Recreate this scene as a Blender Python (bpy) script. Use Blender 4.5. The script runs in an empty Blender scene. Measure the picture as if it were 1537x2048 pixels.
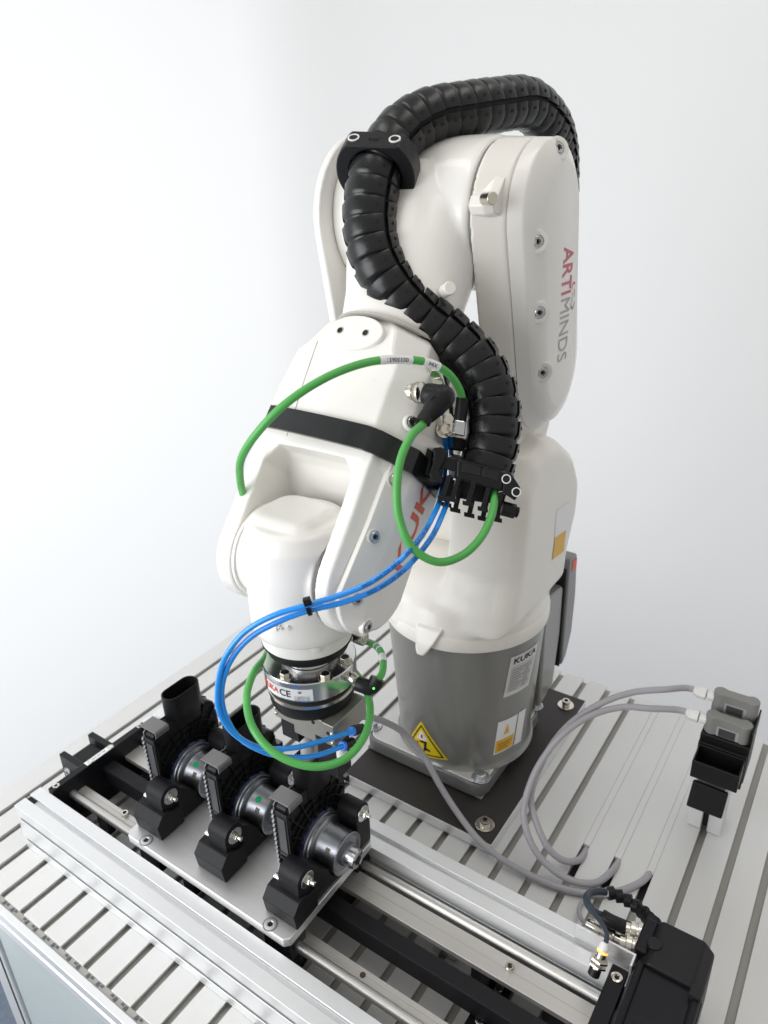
import bpy, bmesh, math, random
from mathutils import Vector, Matrix
random.seed(7)
R_ = math.radians
scn = bpy.context.scene
COL = scn.collection

# ------------------------------------------------------------------ camera
CAMH = .855
_f, _pitch, _roll, _yaw = 1480., R_(24.63), R_(-2.2), R_(-35.24)
def _rx(a): return Matrix(((1,0,0),(0,math.cos(a),-math.sin(a)),(0,math.sin(a),math.cos(a))))
def _rz(a): return Matrix(((math.cos(a),-math.sin(a),0),(math.sin(a),math.cos(a),0),(0,0,1)))
RM = _rz(_roll) @ _rx(_pitch) @ Matrix(((1,0,0),(0,0,-1),(0,1,0))) @ _rz(_yaw)
CP = Vector((0, 0, CAMH))
cd = bpy.data.cameras.new('camera'); cam = bpy.data.objects.new('camera', cd); COL.objects.link(cam)
cd.sensor_fit = 'VERTICAL'; cd.sensor_height = 36; cd.lens = _f/2048*36
cd.clip_start = .05; cd.clip_end = 60
m3 = Matrix((RM[0], -RM[1], -RM[2])).transposed()
cam.matrix_world = Matrix.Translation(CP) @ m3.to_4x4()
cd.dof.use_dof = True; cd.dof.focus_distance = .80; cd.dof.aperture_fstop = 7.0
scn.camera = cam
scn.render.resolution_x = 768; scn.render.resolution_y = 1024

# ------------------------------------------------------------------ world and lamps
w = bpy.data.worlds.new('World'); scn.world = w; w.use_nodes = True
nt = w.node_tree; bg = nt.nodes['Background']
tc = nt.nodes.new('ShaderNodeTexCoord'); sx = nt.nodes.new('ShaderNodeSeparateXYZ'); rp = nt.nodes.new('ShaderNodeValToRGB')
mr = nt.nodes.new('ShaderNodeMapRange'); mr.inputs[1].default_value = -1; mr.inputs[2].default_value = 1
nt.links.new(tc.outputs['Generated'], sx.inputs[0]); nt.links.new(sx.outputs[2], mr.inputs[0]); nt.links.new(mr.outputs[0], rp.inputs[0])
rp.color_ramp.elements[0].color = (.46,.44,.41,1); rp.color_ramp.elements[0].position = .3
rp.color_ramp.elements[1].color = (.80,.79,.77,1); rp.color_ramp.elements[1].position = .8
e_ = rp.color_ramp.elements.new(.52); e_.color = (.86,.82,.76,1)
nt.links.new(rp.outputs[0], bg.inputs[0]); bg.inputs[1].default_value = .50
def area(name, loc, tgt, sx_, sy_, power, col):
    l = bpy.data.lights.new(name, 'AREA'); l.shape = 'RECTANGLE'; l.size = sx_; l.size_y = sy_; l.energy = power; l.color = col
    o = bpy.data.objects.new(name, l); COL.objects.link(o); o.location = loc
    o.rotation_euler = (Vector(tgt)-Vector(loc)).to_track_quat('-Z', 'Y').to_euler(); return o
area('window_light', (-1.10, -.85, .70), (-.5, .55, .40), 1.3, 1.2, 21, (.97,.985,1.0))
area('backlight', (-2.6, .5, .5), (-1.5, .5, .5), 3.6, 2.8, 49, (.985,.99,1.0))     # daylight behind the translucent blind
area('backlight', (.5, 3.2, .5), (.5, 1.79, .5), 5.0, 2.8, 34, (1.0,.985,.99))  # added lamp behind the back wall, brightens its translucent sheet
area('overhead_fill', (.1, .9, 2.3), (-.3, .8, 0), 1.3, .35, 4, (1,.96,.90))  # added overhead strip, gives the metal reflections some structure
area('overhead_fill', (-.9, .3, 2.4), (-.6, .7, 0), 1.2, .3, 4, (1,.97,.93))  # second added strip overhead, also for the metal reflections
scn.view_settings.view_transform = 'Standard'; scn.view_settings.look = 'None'
scn.view_settings.exposure = .34; scn.view_settings.gamma = 1

# ------------------------------------------------------------------ pixel of the photograph -> point on a known plane
def ray(x, y): return RM.transposed() @ Vector(((x-768.5)/_f, (y-1024)/_f, 1))
def atD(x, y, D): return CP + ray(x, y)*D
def atX(x, y, X): d = ray(x, y); return CP + d*(X/d.x)
def atY(x, y, Y): d = ray(x, y); return CP + d*(Y/d.y)
def atZ(x, y, Z): d = ray(x, y); return CP + d*((Z-CAMH)/d.z)

# ------------------------------------------------------------------ materials
MATS = {}
def mat(name, col, rough=.5, metal=0., bump=0., bscale=200., vary=0., vscale=30., spec=.5, coat=0., aniso=None, stretch=None, emit=None, trans=0.):
    if name in MATS: return MATS[name]
    m = bpy.data.materials.new(name); m.use_nodes = True; t = m.node_tree; b = t.nodes['Principled BSDF']
    b.inputs['Base Color'].default_value = (*col, 1); b.inputs['Roughness'].default_value = rough; b.inputs['Metallic'].default_value = metal
    b.inputs['Specular IOR Level'].default_value = spec; b.inputs['Coat Weight'].default_value = coat
    if trans: b.inputs['Transmission Weight'].default_value = trans
    if emit: b.inputs['Emission Color'].default_value = (*emit, 1); b.inputs['Emission Strength'].default_value = 1.5
    co = t.nodes.new('ShaderNodeTexCoord'); mp = t.nodes.new('ShaderNodeMapping'); t.links.new(co.outputs['Object'], mp.inputs[0])
    if stretch: mp.inputs['Scale'].default_value = stretch
    if vary or bump:
        n = t.nodes.new('ShaderNodeTexNoise'); n.inputs['Scale'].default_value = vscale; n.inputs['Detail'].default_value = 5
        t.links.new(mp.outputs[0], n.inputs['Vector'])
        if vary:
            mx = t.nodes.new('ShaderNodeMix'); mx.data_type = 'RGBA'; t.links.new(n.outputs[0], mx.inputs[0])
            mx.inputs[6].default_value = (*[c*(1-vary) for c in col], 1); mx.inputs[7].default_value = (*[min(1, c*(1+vary)) for c in col], 1)
            t.links.new(mx.outputs[2], b.inputs['Base Color'])
            mr_ = t.nodes.new('ShaderNodeMapRange'); mr_.inputs[3].default_value = max(0, rough-vary*.35); mr_.inputs[4].default_value = rough+vary*.35
            t.links.new(n.outputs[0], mr_.inputs[0]); t.links.new(mr_.outputs[0], b.inputs['Roughness'])
    if bump:
        n2 = t.nodes.new('ShaderNodeTexNoise'); n2.inputs['Scale'].default_value = bscale; n2.inputs['Detail'].default_value = 3
        t.links.new(mp.outputs[0], n2.inputs['Vector'])
        bp = t.nodes.new('ShaderNodeBump'); bp.inputs['Strength'].default_value = bump; bp.inputs['Distance'].default_value = .001
        t.links.new(n2.outputs[0], bp.inputs['Height']); t.links.new(bp.outputs[0], b.inputs['Normal'])
    MATS[name] = m; return m
M_white = mat('robot_white_paint', (.82,.805,.77), .33, bump=.12, bscale=420, vary=.015, coat=.25)
M_ivory = mat('robot_ivory_paint', (.81,.785,.735), .36, bump=.12, bscale=420, vary=.02, coat=.2)
M_greycast = mat('grey_cast_paint', (.24,.24,.23), .30, .45, bump=.12, bscale=500, vary=.02, vscale=18, coat=.3)
M_flange = mat('light_grey_cast', (.64,.64,.62), .36, .35, bump=.25, bscale=420, vary=.06, vscale=25)
M_black = mat('black_plastic', (.009,.009,.010), .40, bump=.15, bscale=700, vary=.12, vscale=60, spec=.28)
M_chain = mat('black_chain_plastic', (.0075,.008,.009), .29, bump=.12, bscale=900, vary=.25, vscale=50, spec=.45)
M_matte = mat('matte_black_fixture', (.008,.008,.010), .5, bump=.35, bscale=600, vary=.1, vscale=30, spec=.25)
M_deep = mat('deep_black_liner', (.004,.004,.004), .7)
M_blk_al = mat('black_anodised', (.006,.0065,.009), .34, .0, vary=.12, vscale=40, bump=.1, spec=.26)
M_al = mat('anodised_aluminium', (.80,.81,.82), .40, .60, vary=.035, vscale=6, bump=.02, bscale=120, stretch=(1,12,12))
M_strip = mat('white_anodised_strip', (.70,.70,.69), .45, .25, vary=.03, vscale=5, bump=.03, bscale=200, stretch=(10,1,10))
M_slot = mat('grey_slot_floor', (.40,.39,.365), .5, .2, vary=.08, vscale=20)
M_plate = mat('milled_aluminium', (.76,.76,.765), .36, .8, vary=.06, vscale=20, bump=.12, bscale=240, stretch=(1,9,1))
M_rail = mat('rail_aluminium', (.58,.565,.54), .40, .7, vary=.05, vscale=18, stretch=(1,12,12))
M_steel = mat('polished_steel', (.74,.74,.74), .20, 1., vary=.06, vscale=30)
M_shaft = mat('ground_shaft', (.60,.59,.57), .46, 1., vary=.0)
M_zinc = mat('zinc_plated', (.62,.64,.66), .25, 1., vary=.12, vscale=120)
M_nickel = mat('nickel_plated', (.70,.67,.60), .2, 1., vary=.05)
M_bluesteel = mat('blued_motor_steel', (.34,.35,.38), .40, 1., vary=.18, vscale=35)
M_bracket = mat('gripper_grey', (.33,.32,.285), .36, .6, vary=.05, bump=.1)
M_brown = mat('dark_brown_plate', (.032,.028,.027), .5, .15, vary=.15, vscale=25, bump=.12)
M_green = mat('green_cable', (.085,.40,.085), .40, vary=.06, vscale=90)
M_blue = mat('blue_tube', (.016,.30,.90), .22, coat=.4, vary=.04)
M_bluefit = mat('blue_fitting', (.05,.22,.85), .35)
M_grey = mat('grey_cable', (.38,.37,.395), .45, vary=.05)
M_label = mat('white_label', (.80,.81,.82), .4)
M_lgrey = mat('silver_label', (.50,.50,.49), .35, .3)
M_ink = mat('black_print', (.012,.012,.014), .5)
M_greyink = mat('grey_print', (.22,.22,.23), .5)
M_red = mat('red_print', (.55,.02,.025), .4)
M_pink = mat('faded_red_print', (.56,.09,.13), .4)
M_orange = mat('orange_red_print', (.75,.09,.03), .4)
M_yellow = mat('yellow_sticker', (.80,.60,.012), .4)
M_amber = mat('amber_sticker', (.75,.42,.02), .4)
M_belt = mat('black_belt', (.009,.010,.011), .15, spec=.5, bump=.3, bscale=1200, vary=.15, vscale=150)
M_hook = mat('velcro', (.012,.012,.013), .85, bump=.8, bscale=1500)
M_greybox = mat('grey_plastic', (.23,.23,.22), .5, vary=.04)
M_whitepl = mat('white_plastic', (.75,.75,.73), .35)
M_wall = mat('wall_white', (.86,.86,.868), .8, bump=.08, bscale=60, vary=.01, vscale=3)
M_sheet = mat('translucent_sheet', (.86,.87,.88), .9, vary=.01, vscale=3)
_t = M_sheet.node_tree; _tr = _t.nodes.new('ShaderNodeBsdfTranslucent'); _tr.inputs[0].default_value = (.80,.82,.84,1); _mx = _t.nodes.new('ShaderNodeMixShader'); _mx.inputs[0].default_value = .5
_t.links.new(_t.nodes['Principled BSDF'].outputs[0], _mx.inputs[1]); _t.links.new(_tr.outputs[0], _mx.inputs[2]); _t.links.new(_mx.outputs[0], _t.nodes['Material Output'].inputs[0])
M_floor = mat('floor_blue_grey', (.16,.20,.26), .5, vary=.35, vscale=60)
M_panel = mat('cabinet_panel', (.50,.56,.57), .4, .2, vary=.03)
M_jeans = mat('dark_blue_cable', (.022,.035,.055), .45)
M_hs = mat('cast_heatsink', (.22,.22,.23), .5, .6, vary=.1, bump=.3)
M_seal = mat('navy_seal', (.035,.045,.10), .5)
M_greendot = mat('green_dot', (.01,.36,.15), .4)
M_led = mat('green_led', (.1,1,.1), .4, emit=(.1,1,.1))
M_oled = mat('orange_led', (1,.45,.08), .4, emit=(1,.4,.05))
M_silblue = mat('blue_ring_mark', (.01,.03,.35), .4)

# ------------------------------------------------------------------ object helpers
ORG = {}
def empty(name, loc, label=None, cat=None, group=None):
    o = bpy.data.objects.new(name, None); o.empty_display_size = .02; COL.objects.link(o); o.location = loc
    ORG[o.name] = Vector(loc); tag(o, label, cat, group); return o
def tag(o, label=None, cat=None, group=None, kind=None):
    if label: o['label'] = label
    if cat: o['category'] = cat
    if group: o['group'] = group
    if kind: o['kind'] = kind
    return o
def root(o):
    while o.parent: o = o.parent
    return o
def obj(name, bm, m, parent=None, bevel=0., ang=32, seg=2, remesh=0., smooth=0, label=None, sub=0):
    """bm holds world coordinates"""
    if parent is not None: org = ORG[root(parent).name]
    else:
        xs = [v.co for v in bm.verts]; lo = Vector([min(c[i] for c in xs) for i in range(3)]); hi = Vector([max(c[i] for c in xs) for i in range(3)])
        org = Vector(((lo.x+hi.x)/2, (lo.y+hi.y)/2, lo.z))
    bmesh.ops.translate(bm, verts=bm.verts, vec=-org)
    bmesh.ops.recalc_face_normals(bm, faces=bm.faces)
    me = bpy.data.meshes.new(name); bm.to_mesh(me); bm.free()
    for mm in (m if isinstance(m, (list, tuple)) else [m]): me.materials.append(mm)
    o = bpy.data.objects.new(name, me); COL.objects.link(o)
    if parent is not None: o.parent = parent
    else: o.location = org; ORG[o.name] = org
    if remesh:
        r = o.modifiers.new('remesh', 'REMESH'); r.mode = 'VOXEL'; r.voxel_size = remesh; r.use_smooth_shade = True
        if smooth:
            s_ = o.modifiers.new('smooth', 'SMOOTH'); s_.factor = .5; s_.iterations = smooth
    else:
        me.shade_smooth(); me.set_sharp_from_angle(angle=R_(ang))
        if sub:
            s_ = o.modifiers.new('sub', 'SUBSURF'); s_.levels = sub; s_.render_levels = sub
        if bevel:
            b = o.modifiers.new('bevel', 'BEVEL'); b.width = bevel; b.segments = seg; b.limit_method = 'ANGLE'; b.angle_limit = R_(ang); b.harden_normals = True
    if label: o['label'] = label
    return o
from mathutils.bvhtree import BVHTree
def hit(o, px, py):
    """where the sight line of photograph pixel (px, py) meets part o: point and normal"""
    me = o.data; org = ORG[root(o).name]; t = BVHTree.FromPolygons([v.co+org for v in me.vertices], [tuple(p.vertices) for p in me.polygons])
    d = ray(px, py).normalized(); p, n, _, _ = t.ray_cast(CP, d)
    if p is None: print('NO HIT', o.name, px, py); return None, None
    return p, (n if n.dot(d) < 0 else -n)
def frame(z, up=(0,0,1)):
    z = Vector(z).normalized(); u = Vector(up)
    if abs(z.dot(u.normalized())) > .98: u = Vector((0,1,0)) if abs(z.y) < .9 else Vector((1,0,0))
    x = u.cross(z).normalized(); y = z.cross(x); return x, y, z
def box(bm, lo, hi, mi=0):
    v = [bm.verts.new((x,y,z)) for z in (lo[2],hi[2]) for y in (lo[1],hi[1]) for x in (lo[0],hi[0])]
    for f in ((0,2,3,1),(4,5,7,6),(0,1,5,4),(2,6,7,3),(0,4,6,2),(1,3,7,5)): bm.faces.new([v[i] for i in f]).material_index = mi
def obox(bm, c, ax, ay, az, mi=0):
    c = Vector(c); v = [bm.verts.new(c+ax*i+ay*j+az*k) for k in (-1,1) for j in (-1,1) for i in (-1,1)]
    for f in ((0,2,3,1),(4,5,7,6),(0,1,5,4),(2,6,7,3),(0,4,6,2),(1,3,7,5)): bm.faces.new([v[i] for i in f]).material_index = mi
def lathe(bm, prof, c=(0,0,0), axis=(0,0,1), n=48, up=(0,0,1), mi=0):
    """prof: list of (radius, height along axis)"""
    x, y, z = frame(axis, up); c = Vector(c); rings = []
    for r, h in prof:
        if r < 1e-6: rings.append([bm.verts.new(c+z*h)])
        else: rings.append([bm.verts.new(c+z*h+x*(r*math.cos(2*math.pi*k/n))+y*(r*math.sin(2*math.pi*k/n))) for k in range(n)])
    for a, b in zip(rings, rings[1:]):
        for k in range(n):
            q = [a[k%len(a)], a[(k+1)%len(a)], b[(k+1)%len(b)], b[k%len(b)]]
            q = list(dict.fromkeys(q))
            if len(q) > 2:
                try: bm.faces.new(q).material_index = mi
                except ValueError: pass
    for rr, fl in ((rings[0], True), (rings[-1], False)):
        if len(rr) > 2: bm.faces.new(rr[::-1] if fl else rr).material_index = mi
def cyl(bm, a, b, r, r2=None, n=24, mi=0):
    a = Vector(a); b = Vector(b); lathe(bm, [(r, 0), (r if r2 is None else r2, (b-a).length)], a, b-a, n, mi=mi)
def prism(bm, pts, vec, mi=0):
    vec = Vector(vec); a = [bm.verts.new(p) for p in pts]; b = [bm.verts.new(Vector(p)+vec) for p in pts]
    bm.faces.new(a).material_index = mi; bm.faces.new(b[::-1]).material_index = mi
    for i in range(len(a)): bm.faces.new((a[i], b[i], b[(i+1)%len(a)], a[(i+1)%len(a)])).material_index = mi
def loft(bm, secs, cap=True, mi=0):
    rs = [[bm.verts.new(p) for p in s] for s in secs]; n = len(rs[0])
    for a, b in zip(rs, rs[1:]):
        for k in range(n): bm.faces.new((a[k], a[(k+1)%n], b[(k+1)%n], b[k])).material_index = mi
    if cap: bm.faces.new(rs[0][::-1]).material_index = mi; bm.faces.new(rs[-1]).material_index = mi
def spline(P, step=.003):
    P = [Vector(p) for p in P]; Q = [P[0]*2-P[1]]+P+[P[-1]*2-P[-2]]; out = []
    for i in range(1, len(Q)-2):
        a, b, c, d = Q[i-1:i+3]; n = max(2, int((c-b).length/step))
        def tj(t, u, v): return t+max(1e-6, (v-u).length)**.5
        t0 = 0; t1 = tj(t0,a,b); t2 = tj(t1,b,c); t3 = tj(t2,c,d)
        for k in range(n):
            t = t1+(t2-t1)*k/n
            A1 = a*((t1-t)/(t1-t0))+b*((t-t0)/(t1-t0)); A2 = b*((t2-t)/(t2-t1))+c*((t-t1)/(t2-t1)); A3 = c*((t3-t)/(t3-t2))+d*((t-t2)/(t3-t2))
            B1 = A1*((t2-t)/(t2-t0))+A2*((t-t0)/(t2-t0)); B2 = A2*((t3-t)/(t3-t1))+A3*((t-t1)/(t3-t1))
            out.append(B1*((t2-t)/(t2-t1))+B2*((t-t1)/(t2-t1)))
    out.append(P[-1]); return out
def frames(path, up0=None):
    T = []
    for i in range(len(path)):
        a = path[max(0,i-1)]; b = path[min(len(path)-1,i+1)]; T.append((b-a).normalized())
    u = Vector(up0) if up0 else Vector((0,0,1))
    if abs(T[0].dot(u)) > .95: u = Vector((0,1,0))
    n = (u-T[0]*u.dot(T[0])).normalized(); out = []
    for t in T:
        n = (n-t*n.dot(t)).normalized(); out.append((n.copy(), t.cross(n), t))
    return out
def tube(bm, path, r, n=14, mi=0, up0=None, cap=True):
    F = frames(path, up0); rr = r if callable(r) else (lambda i: r)
    rings = [[bm.verts.new(p+(f[0]*math.cos(2*math.pi*k/n)+f[1]*math.sin(2*math.pi*k/n))*rr(i)) for k in range(n)] for i, (p, f) in enumerate(zip(path, F))]
    for a, b in zip(rings, rings[1:]):
        for k in range(n): bm.faces.new((a[k], a[(k+1)%n], b[(k+1)%n], b[k])).material_index = mi
    if cap: bm.faces.new(rings[0][::-1]).material_index = mi; bm.faces.new(rings[-1]).material_index = mi
def arclen(path):
    s = [0.]
    for a, b in zip(path, path[1:]): s.append(s[-1]+(b-a).length)
    return s
def sample(path, S, s):
    s = max(0, min(S[-1]-1e-7, s)); lo = 0; hi = len(S)-1
    while hi-lo > 1:
        m = (lo+hi)//2
        if S[m] <= s: lo = m
        else: hi = m
    k = (s-S[lo])/(S[hi]-S[lo]); p = path[lo].lerp(path[hi], k); t = (path[hi]-path[lo]).normalized()
    a = path[max(0,lo-1)]; b = path[min(len(path)-1,hi+1)]; return p, ((b-a).normalized()*.7+t*.3).normalized()
def text_bm(s, size, ext=0., bold=0.):
    cu = bpy.data.curves.new('tmp', 'FONT'); cu.body = s; cu.size = size; cu.extrude = ext; cu.offset = bold; cu.resolution_u = 3; cu.align_x = 'CENTER'; cu.align_y = 'CENTER'
    o = bpy.data.objects.new('tmp', cu); COL.objects.link(o)
    dg = bpy.context.evaluated_depsgraph_get(); me = o.evaluated_get(dg).to_mesh(); bm = bmesh.new(); bm.from_mesh(me)
    o.evaluated_get(dg).to_mesh_clear(); bpy.data.objects.remove(o); bpy.data.curves.remove(cu); return bm
def text(name, s, size, fn, m, parent, ext=0., bold=0.):
    bm = text_bm(s, size, ext, bold)
    for v in bm.verts: v.co = fn(v.co.x, v.co.y, v.co.z)
    o = obj(name, bm, m, parent, ang=80); return o
def patch(bm, c, fn, n=10, mi=0):
    """c: 3 or 4 corners (a,b) in surface coordinates, fn(a,b)->point"""
    if len(c) == 3: c = [c[0], c[1], c[2], c[2]]
    g = []
    for j in range(n+1):
        row = []
        for i in range(n+1):
            u, v = i/n, j/n
            a = [(c[0][k]*(1-u)+c[1][k]*u)*(1-v)+(c[3][k]*(1-u)+c[2][k]*u)*v for k in (0,1)]
            row.append(bm.verts.new(fn(*a)))
        g.append(row)
    for j in range(n):
        for i in range(n):
            try: bm.faces.new((g[j][i], g[j][i+1], g[j+1][i+1], g[j+1][i])).material_index = mi
            except ValueError: pass
    bmesh.ops.remove_doubles(bm, verts=bm.verts, dist=1e-7)
def hexsock(parent, p, ax, r=.006, h=.006, m=None, sunk=False, name='screw'):
    """cap screw with a hexagon socket"""
    bm = bmesh.new(); n = 24; x, y, z = frame(ax); p = Vector(p)
    lathe(bm, [(r*.94, -.001), (r, 0), (r, h*.85), (r*.9, h), (r*.55, h), (r*.5, h*.45), (0, h*.45)], p, ax, n)
    o = obj(name, bm, m or M_zinc, parent); 
    bm = bmesh.new(); lathe(bm, [(0, h*.46), (r*.48, h*.46), (r*.48, h*.5), (0, h*.5)], p, ax, 6); obj('socket', bm, M_deep, o, ang=20)
    return o
def washer(parent, p, ax, r, h=.002, m=None):
    bm = bmesh.new(); lathe(bm, [(r*.97, 0), (r, h*.3), (r, h*.8), (r*.96, h)], p, ax, 32); return obj('washer', bm, m or M_zinc, parent)
def hexbolt(parent, p, ax, r=.006, h=.005, m=None, name='bolt', stud=0., wr=1.35):
    bm = bmesh.new(); lathe(bm, [(r*wr, 0), (r*wr, .0012)], p, ax, 24); lathe(bm, [(r, .0012), (r, h), (r*.85, h+.0006)], p, ax, 6)
    if stud: lathe(bm, [(r*.55, h), (r*.55, h+stud), (r*.4, h+stud+.0008)], p, ax, 14)
    return obj(name, bm, m or M_zinc, parent, bevel=.0003)

# ------------------------------------------------------------------ room
def struct(name, bm, m, **k): o = obj(name, bm, m, **k); o['kind'] = 'structure'; return o
WX, WY = -1.50, 1.79
RCN = .22
def sheet(name, pts):
    bm = bmesh.new(); a = [bm.verts.new((x, y, -.85)) for x, y in pts]; b = [bm.verts.new((x, y, 2.6)) for x, y in pts]
    for k in range(len(pts)-1): bm.faces.new((a[k], a[k+1], b[k+1], b[k]))
    struct(name, bm, M_sheet, ang=80)
arc = [(WX+RCN-RCN*math.cos(R_(a_)), WY-RCN+RCN*math.sin(R_(a_))) for a_ in range(0, 91, 5)]
sheet('wall_left', [(WX, -3), (WX, WY-RCN)]); sheet('wall_corner', arc); sheet('wall_back', [(WX+RCN, WY), (3, WY)])  # corner and back wall made translucent too, so lamps behind brighten them
bm = bmesh.new(); box(bm, (WX-.5, -3, -.9), (3, WY+.5, -.85)); struct('floor', bm, M_floor)
#TABLE
# ------------------------------------------------------------------ table
TX0, TY0, TY1 = -1.008, .2595, 1.1035
tb = empty('grooved_worktable', (-.45, .68, -.85), 'aluminium worktable with a top of parallel grooved strips under the robot', 'worktable')
def slotx(k): return -.873 + .0453*k - .000072*k*k
SW = .0047
edges_ = [TX0] + [slotx(k) for k in range(-3, 26)]
edges_ = [e for e in edges_ if e >= TX0]
for i in range(len(edges_)-1):
    a = edges_[i] + (SW if i else 0); b = edges_[i+1] - SW
    bm = bmesh.new(); y1 = TY1
    # flat land with overhanging lips above the T groove
    for yy in (0,):
        pr = [(a,0),(b,0),(b,-.0035),(b-.003,-.0035),(b-.003,-.0085),(a+.003,-.0085),(a+.003,-.0035),(a,-.0035)]
        prism(bm, [(x, TY0, z) for x, z in pr], (0, y1-TY0, 0))
    obj('top_strip', bm, M_strip, tb, bevel=.0006)
bm = bmesh.new(); box(bm, (TX0, TY0+.001, -.018), (edges_[-1], TY1-.001, -.0085)); obj('slot_floor', bm, M_slot, tb)
# ragged extrusion ends below the front edge of the top
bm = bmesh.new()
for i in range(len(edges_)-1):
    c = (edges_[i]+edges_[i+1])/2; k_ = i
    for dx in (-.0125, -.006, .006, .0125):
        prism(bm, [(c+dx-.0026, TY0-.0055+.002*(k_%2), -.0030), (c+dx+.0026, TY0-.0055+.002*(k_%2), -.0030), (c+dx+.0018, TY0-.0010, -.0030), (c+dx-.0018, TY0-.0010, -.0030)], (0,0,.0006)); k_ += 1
obj('extrusion_end', bm, mat('end_grey', (.10,.11,.13), .6), tb)['kind'] = 'stuff'  # small end pieces in one dark grey
bm = bmesh.new(); box(bm, (TX0, .2525, -.018), (edges_[-1], TY0+.0005, -.0032)); obj('end_ledge', bm, M_slot, tb)
def rail_front(y0, y1, z0, z1, name):
    bm = bmesh.new(); zm = (z0+z1)/2
    pr = [(y0,z0),(y1,z0),(y1,z1),(y0,z1),(y0,zm+.0045),(y0+.005,zm+.006),(y0+.005,zm-.006),(y0,zm-.0045)]
    prism(bm, [(TX0, y, z) for y, z in pr], (edges_[-1]-TX0, 0, 0)); return obj(name, bm, M_al, tb, bevel=.0012)
rail_front(.2430, .2520, -.0425, -.0005, 'frame_rail')
bm = bmesh.new(); box(bm, (-.862, .2500, -.80), (.25, .2540, -.0430)); obj('cabinet_panel', bm, M_panel, tb)
for xx in (-.916,):
    for yy in (.246, 1.05):
        bm = bmesh.new(); box(bm, (xx, yy, -.85), (xx+.050, yy+.05, -.0430)); obj('leg', bm, M_al, tb, bevel=.002)
        bm = bmesh.new(); box(bm, (xx+.036, yy-.0006, -.85), (xx+.041, yy+.002, -.0435)); obj('leg_groove', bm, M_deep, tb)
for yy in (1.06,):
    bm = bmesh.new(); box(bm, (.2, yy, -.85), (.24, yy+.04, -.0185)); obj('leg', bm, M_al, tb, bevel=.002)
bm = bmesh.new(); box(bm, (TX0-.018, .29, -.061), (TX0+.022, 1.10, -.0185)); obj('frame_rail', bm, M_al, tb, bevel=.002)
bm = bmesh.new(); box(bm, (TX0, 1.06, -.061), (.25, 1.10, -.0185)); obj('frame_rail', bm, M_al, tb, bevel=.002)
for k, y0 in ((15, .752), (16, .754), (17, .753)):
    x = slotx(k)
    bm = bmesh.new(); box(bm, (x-SW+.0001, y0, -.0080), (x+SW-.0001, TY1-.002, -.0001)); obj('slot_cover', bm, M_strip, tb, bevel=.0004)
for k, y0 in ((15,.70),(16,.69),(17,.70)):
    x = slotx(k); bm = bmesh.new(); box(bm, (x-SW+.0004, y0, -.0084), (x+SW-.0004, y0+.052, -.0076)); obj('slot_hole', bm, M_deep, tb)

# ------------------------------------------------------------------ side profiles of the slide
def profile(y0, y1, h, x0, x1, label):
    t = empty('aluminium_profile', ((x0+x1)/2, (y0+y1)/2, 0), label, 'profile')
    bm = bmesh.new(); ym = (y0+y1)/2; g = .0036; d = .0030; e = .0010; dt = .0055
    def face_slots(zc): return [(y0, zc-g), (y0+e, zc-g), (y0+e, zc-g-.005), (y0+d, zc-g), (y0+d, zc+g), (y0+e, zc+g+.005), (y0+e, zc+g), (y0, zc+g)]
    pts = [(y0, .0005)] + face_slots(h*.25) + face_slots(h*.75) + [(y0, h), (ym-g, h), (ym-g, h-e), (ym-g-.002, h-e), (ym-g, h-dt), (ym+g, h-dt), (ym+g+.002, h-e), (ym+g, h-e), (ym+g, h), (y1, h), (y1, .0005)]
    prism(bm, [(x0, y, z) for y, z in pts], (x1-x0, 0, 0)); obj('extrusion', bm, M_al, t, bevel=.0009)
    return t
PF = profile(.3236, .3640, .080, -.872, .2, 'thick silver slotted profile along the front of the slide, nearest the camera')
PR = profile(.5320, .5722, .080, -.862, -.062, 'silver slotted profile behind the slide, beside the robot base plate')
for xx in (-.8725,):
    bm = bmesh.new(); box(bm, (xx+.0005, .3400, .0748), (xx+.016, .3476, .0760)); obj('end_recess', bm, M_deep, PF)

# ------------------------------------------------------------------ linear slide
ls = empty('linear_slide', (-.48, .45, 0), 'belt driven linear slide with two round shafts and black end plates', 'linear slide')
SY1, SY2, SZ = .3925, .5215, .057
XL, XR = -.845, -.112
for yy in (SY1, SY2):
    bm = bmesh.new(); cyl(bm, (XL, yy, SZ), (XR, yy, SZ), .0060, n=28); obj('shaft', bm, M_shaft, ls)
for (ya, yb) in ((.3995, .4130), (.4825, .5120)):
    bm = bmesh.new(); box(bm, (XL, ya, .0480), (XR, yb, .0560)); r_ = obj('rail', bm, M_rail, ls, bevel=.0008)
    bm = bmesh.new(); box(bm, (XL, (ya+yb)/2-.0003, .0560), (XR, (ya+yb)/2+.0003, .05625)); obj('scribe_line', bm, M_slot, r_)
    for xx in (-.80, -.62, -.44, -.235, -.15):
        bm = bmesh.new(); box(bm, (xx-.012, ya+.001, .0006), (xx+.012, yb-.001, .0479)); obj('rail_foot', bm, M_blk_al, r_, bevel=.001)
bm = bmesh.new(); box(bm, (XL-.06, .4450, .034), (XR-.004, .4650, .0625)); obj('belt_housing', bm, M_matte, ls, bevel=.0012)
for px_, py_ in ((817, 1773), (1021, 1938), (250, 1632)):
    pass
for (px_, py_, hole) in ((817, 1773, 1), (1020, 1937, 0), (726, 1950, 1), (251, 1630, 0)):
    p = atZ(px_, py_, .0562)
    if hole:
        bm = bmesh.new(); lathe(bm, [(.0034, 0), (.0034, .0003)], p, (0,0,1), 20); obj('bolt_hole', bm, mat('hole_brown', (.06,.03,.025), .7), ls)
    else: hexsock(ls, p, (0,0,1), .0052, .005, M_nickel)
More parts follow.
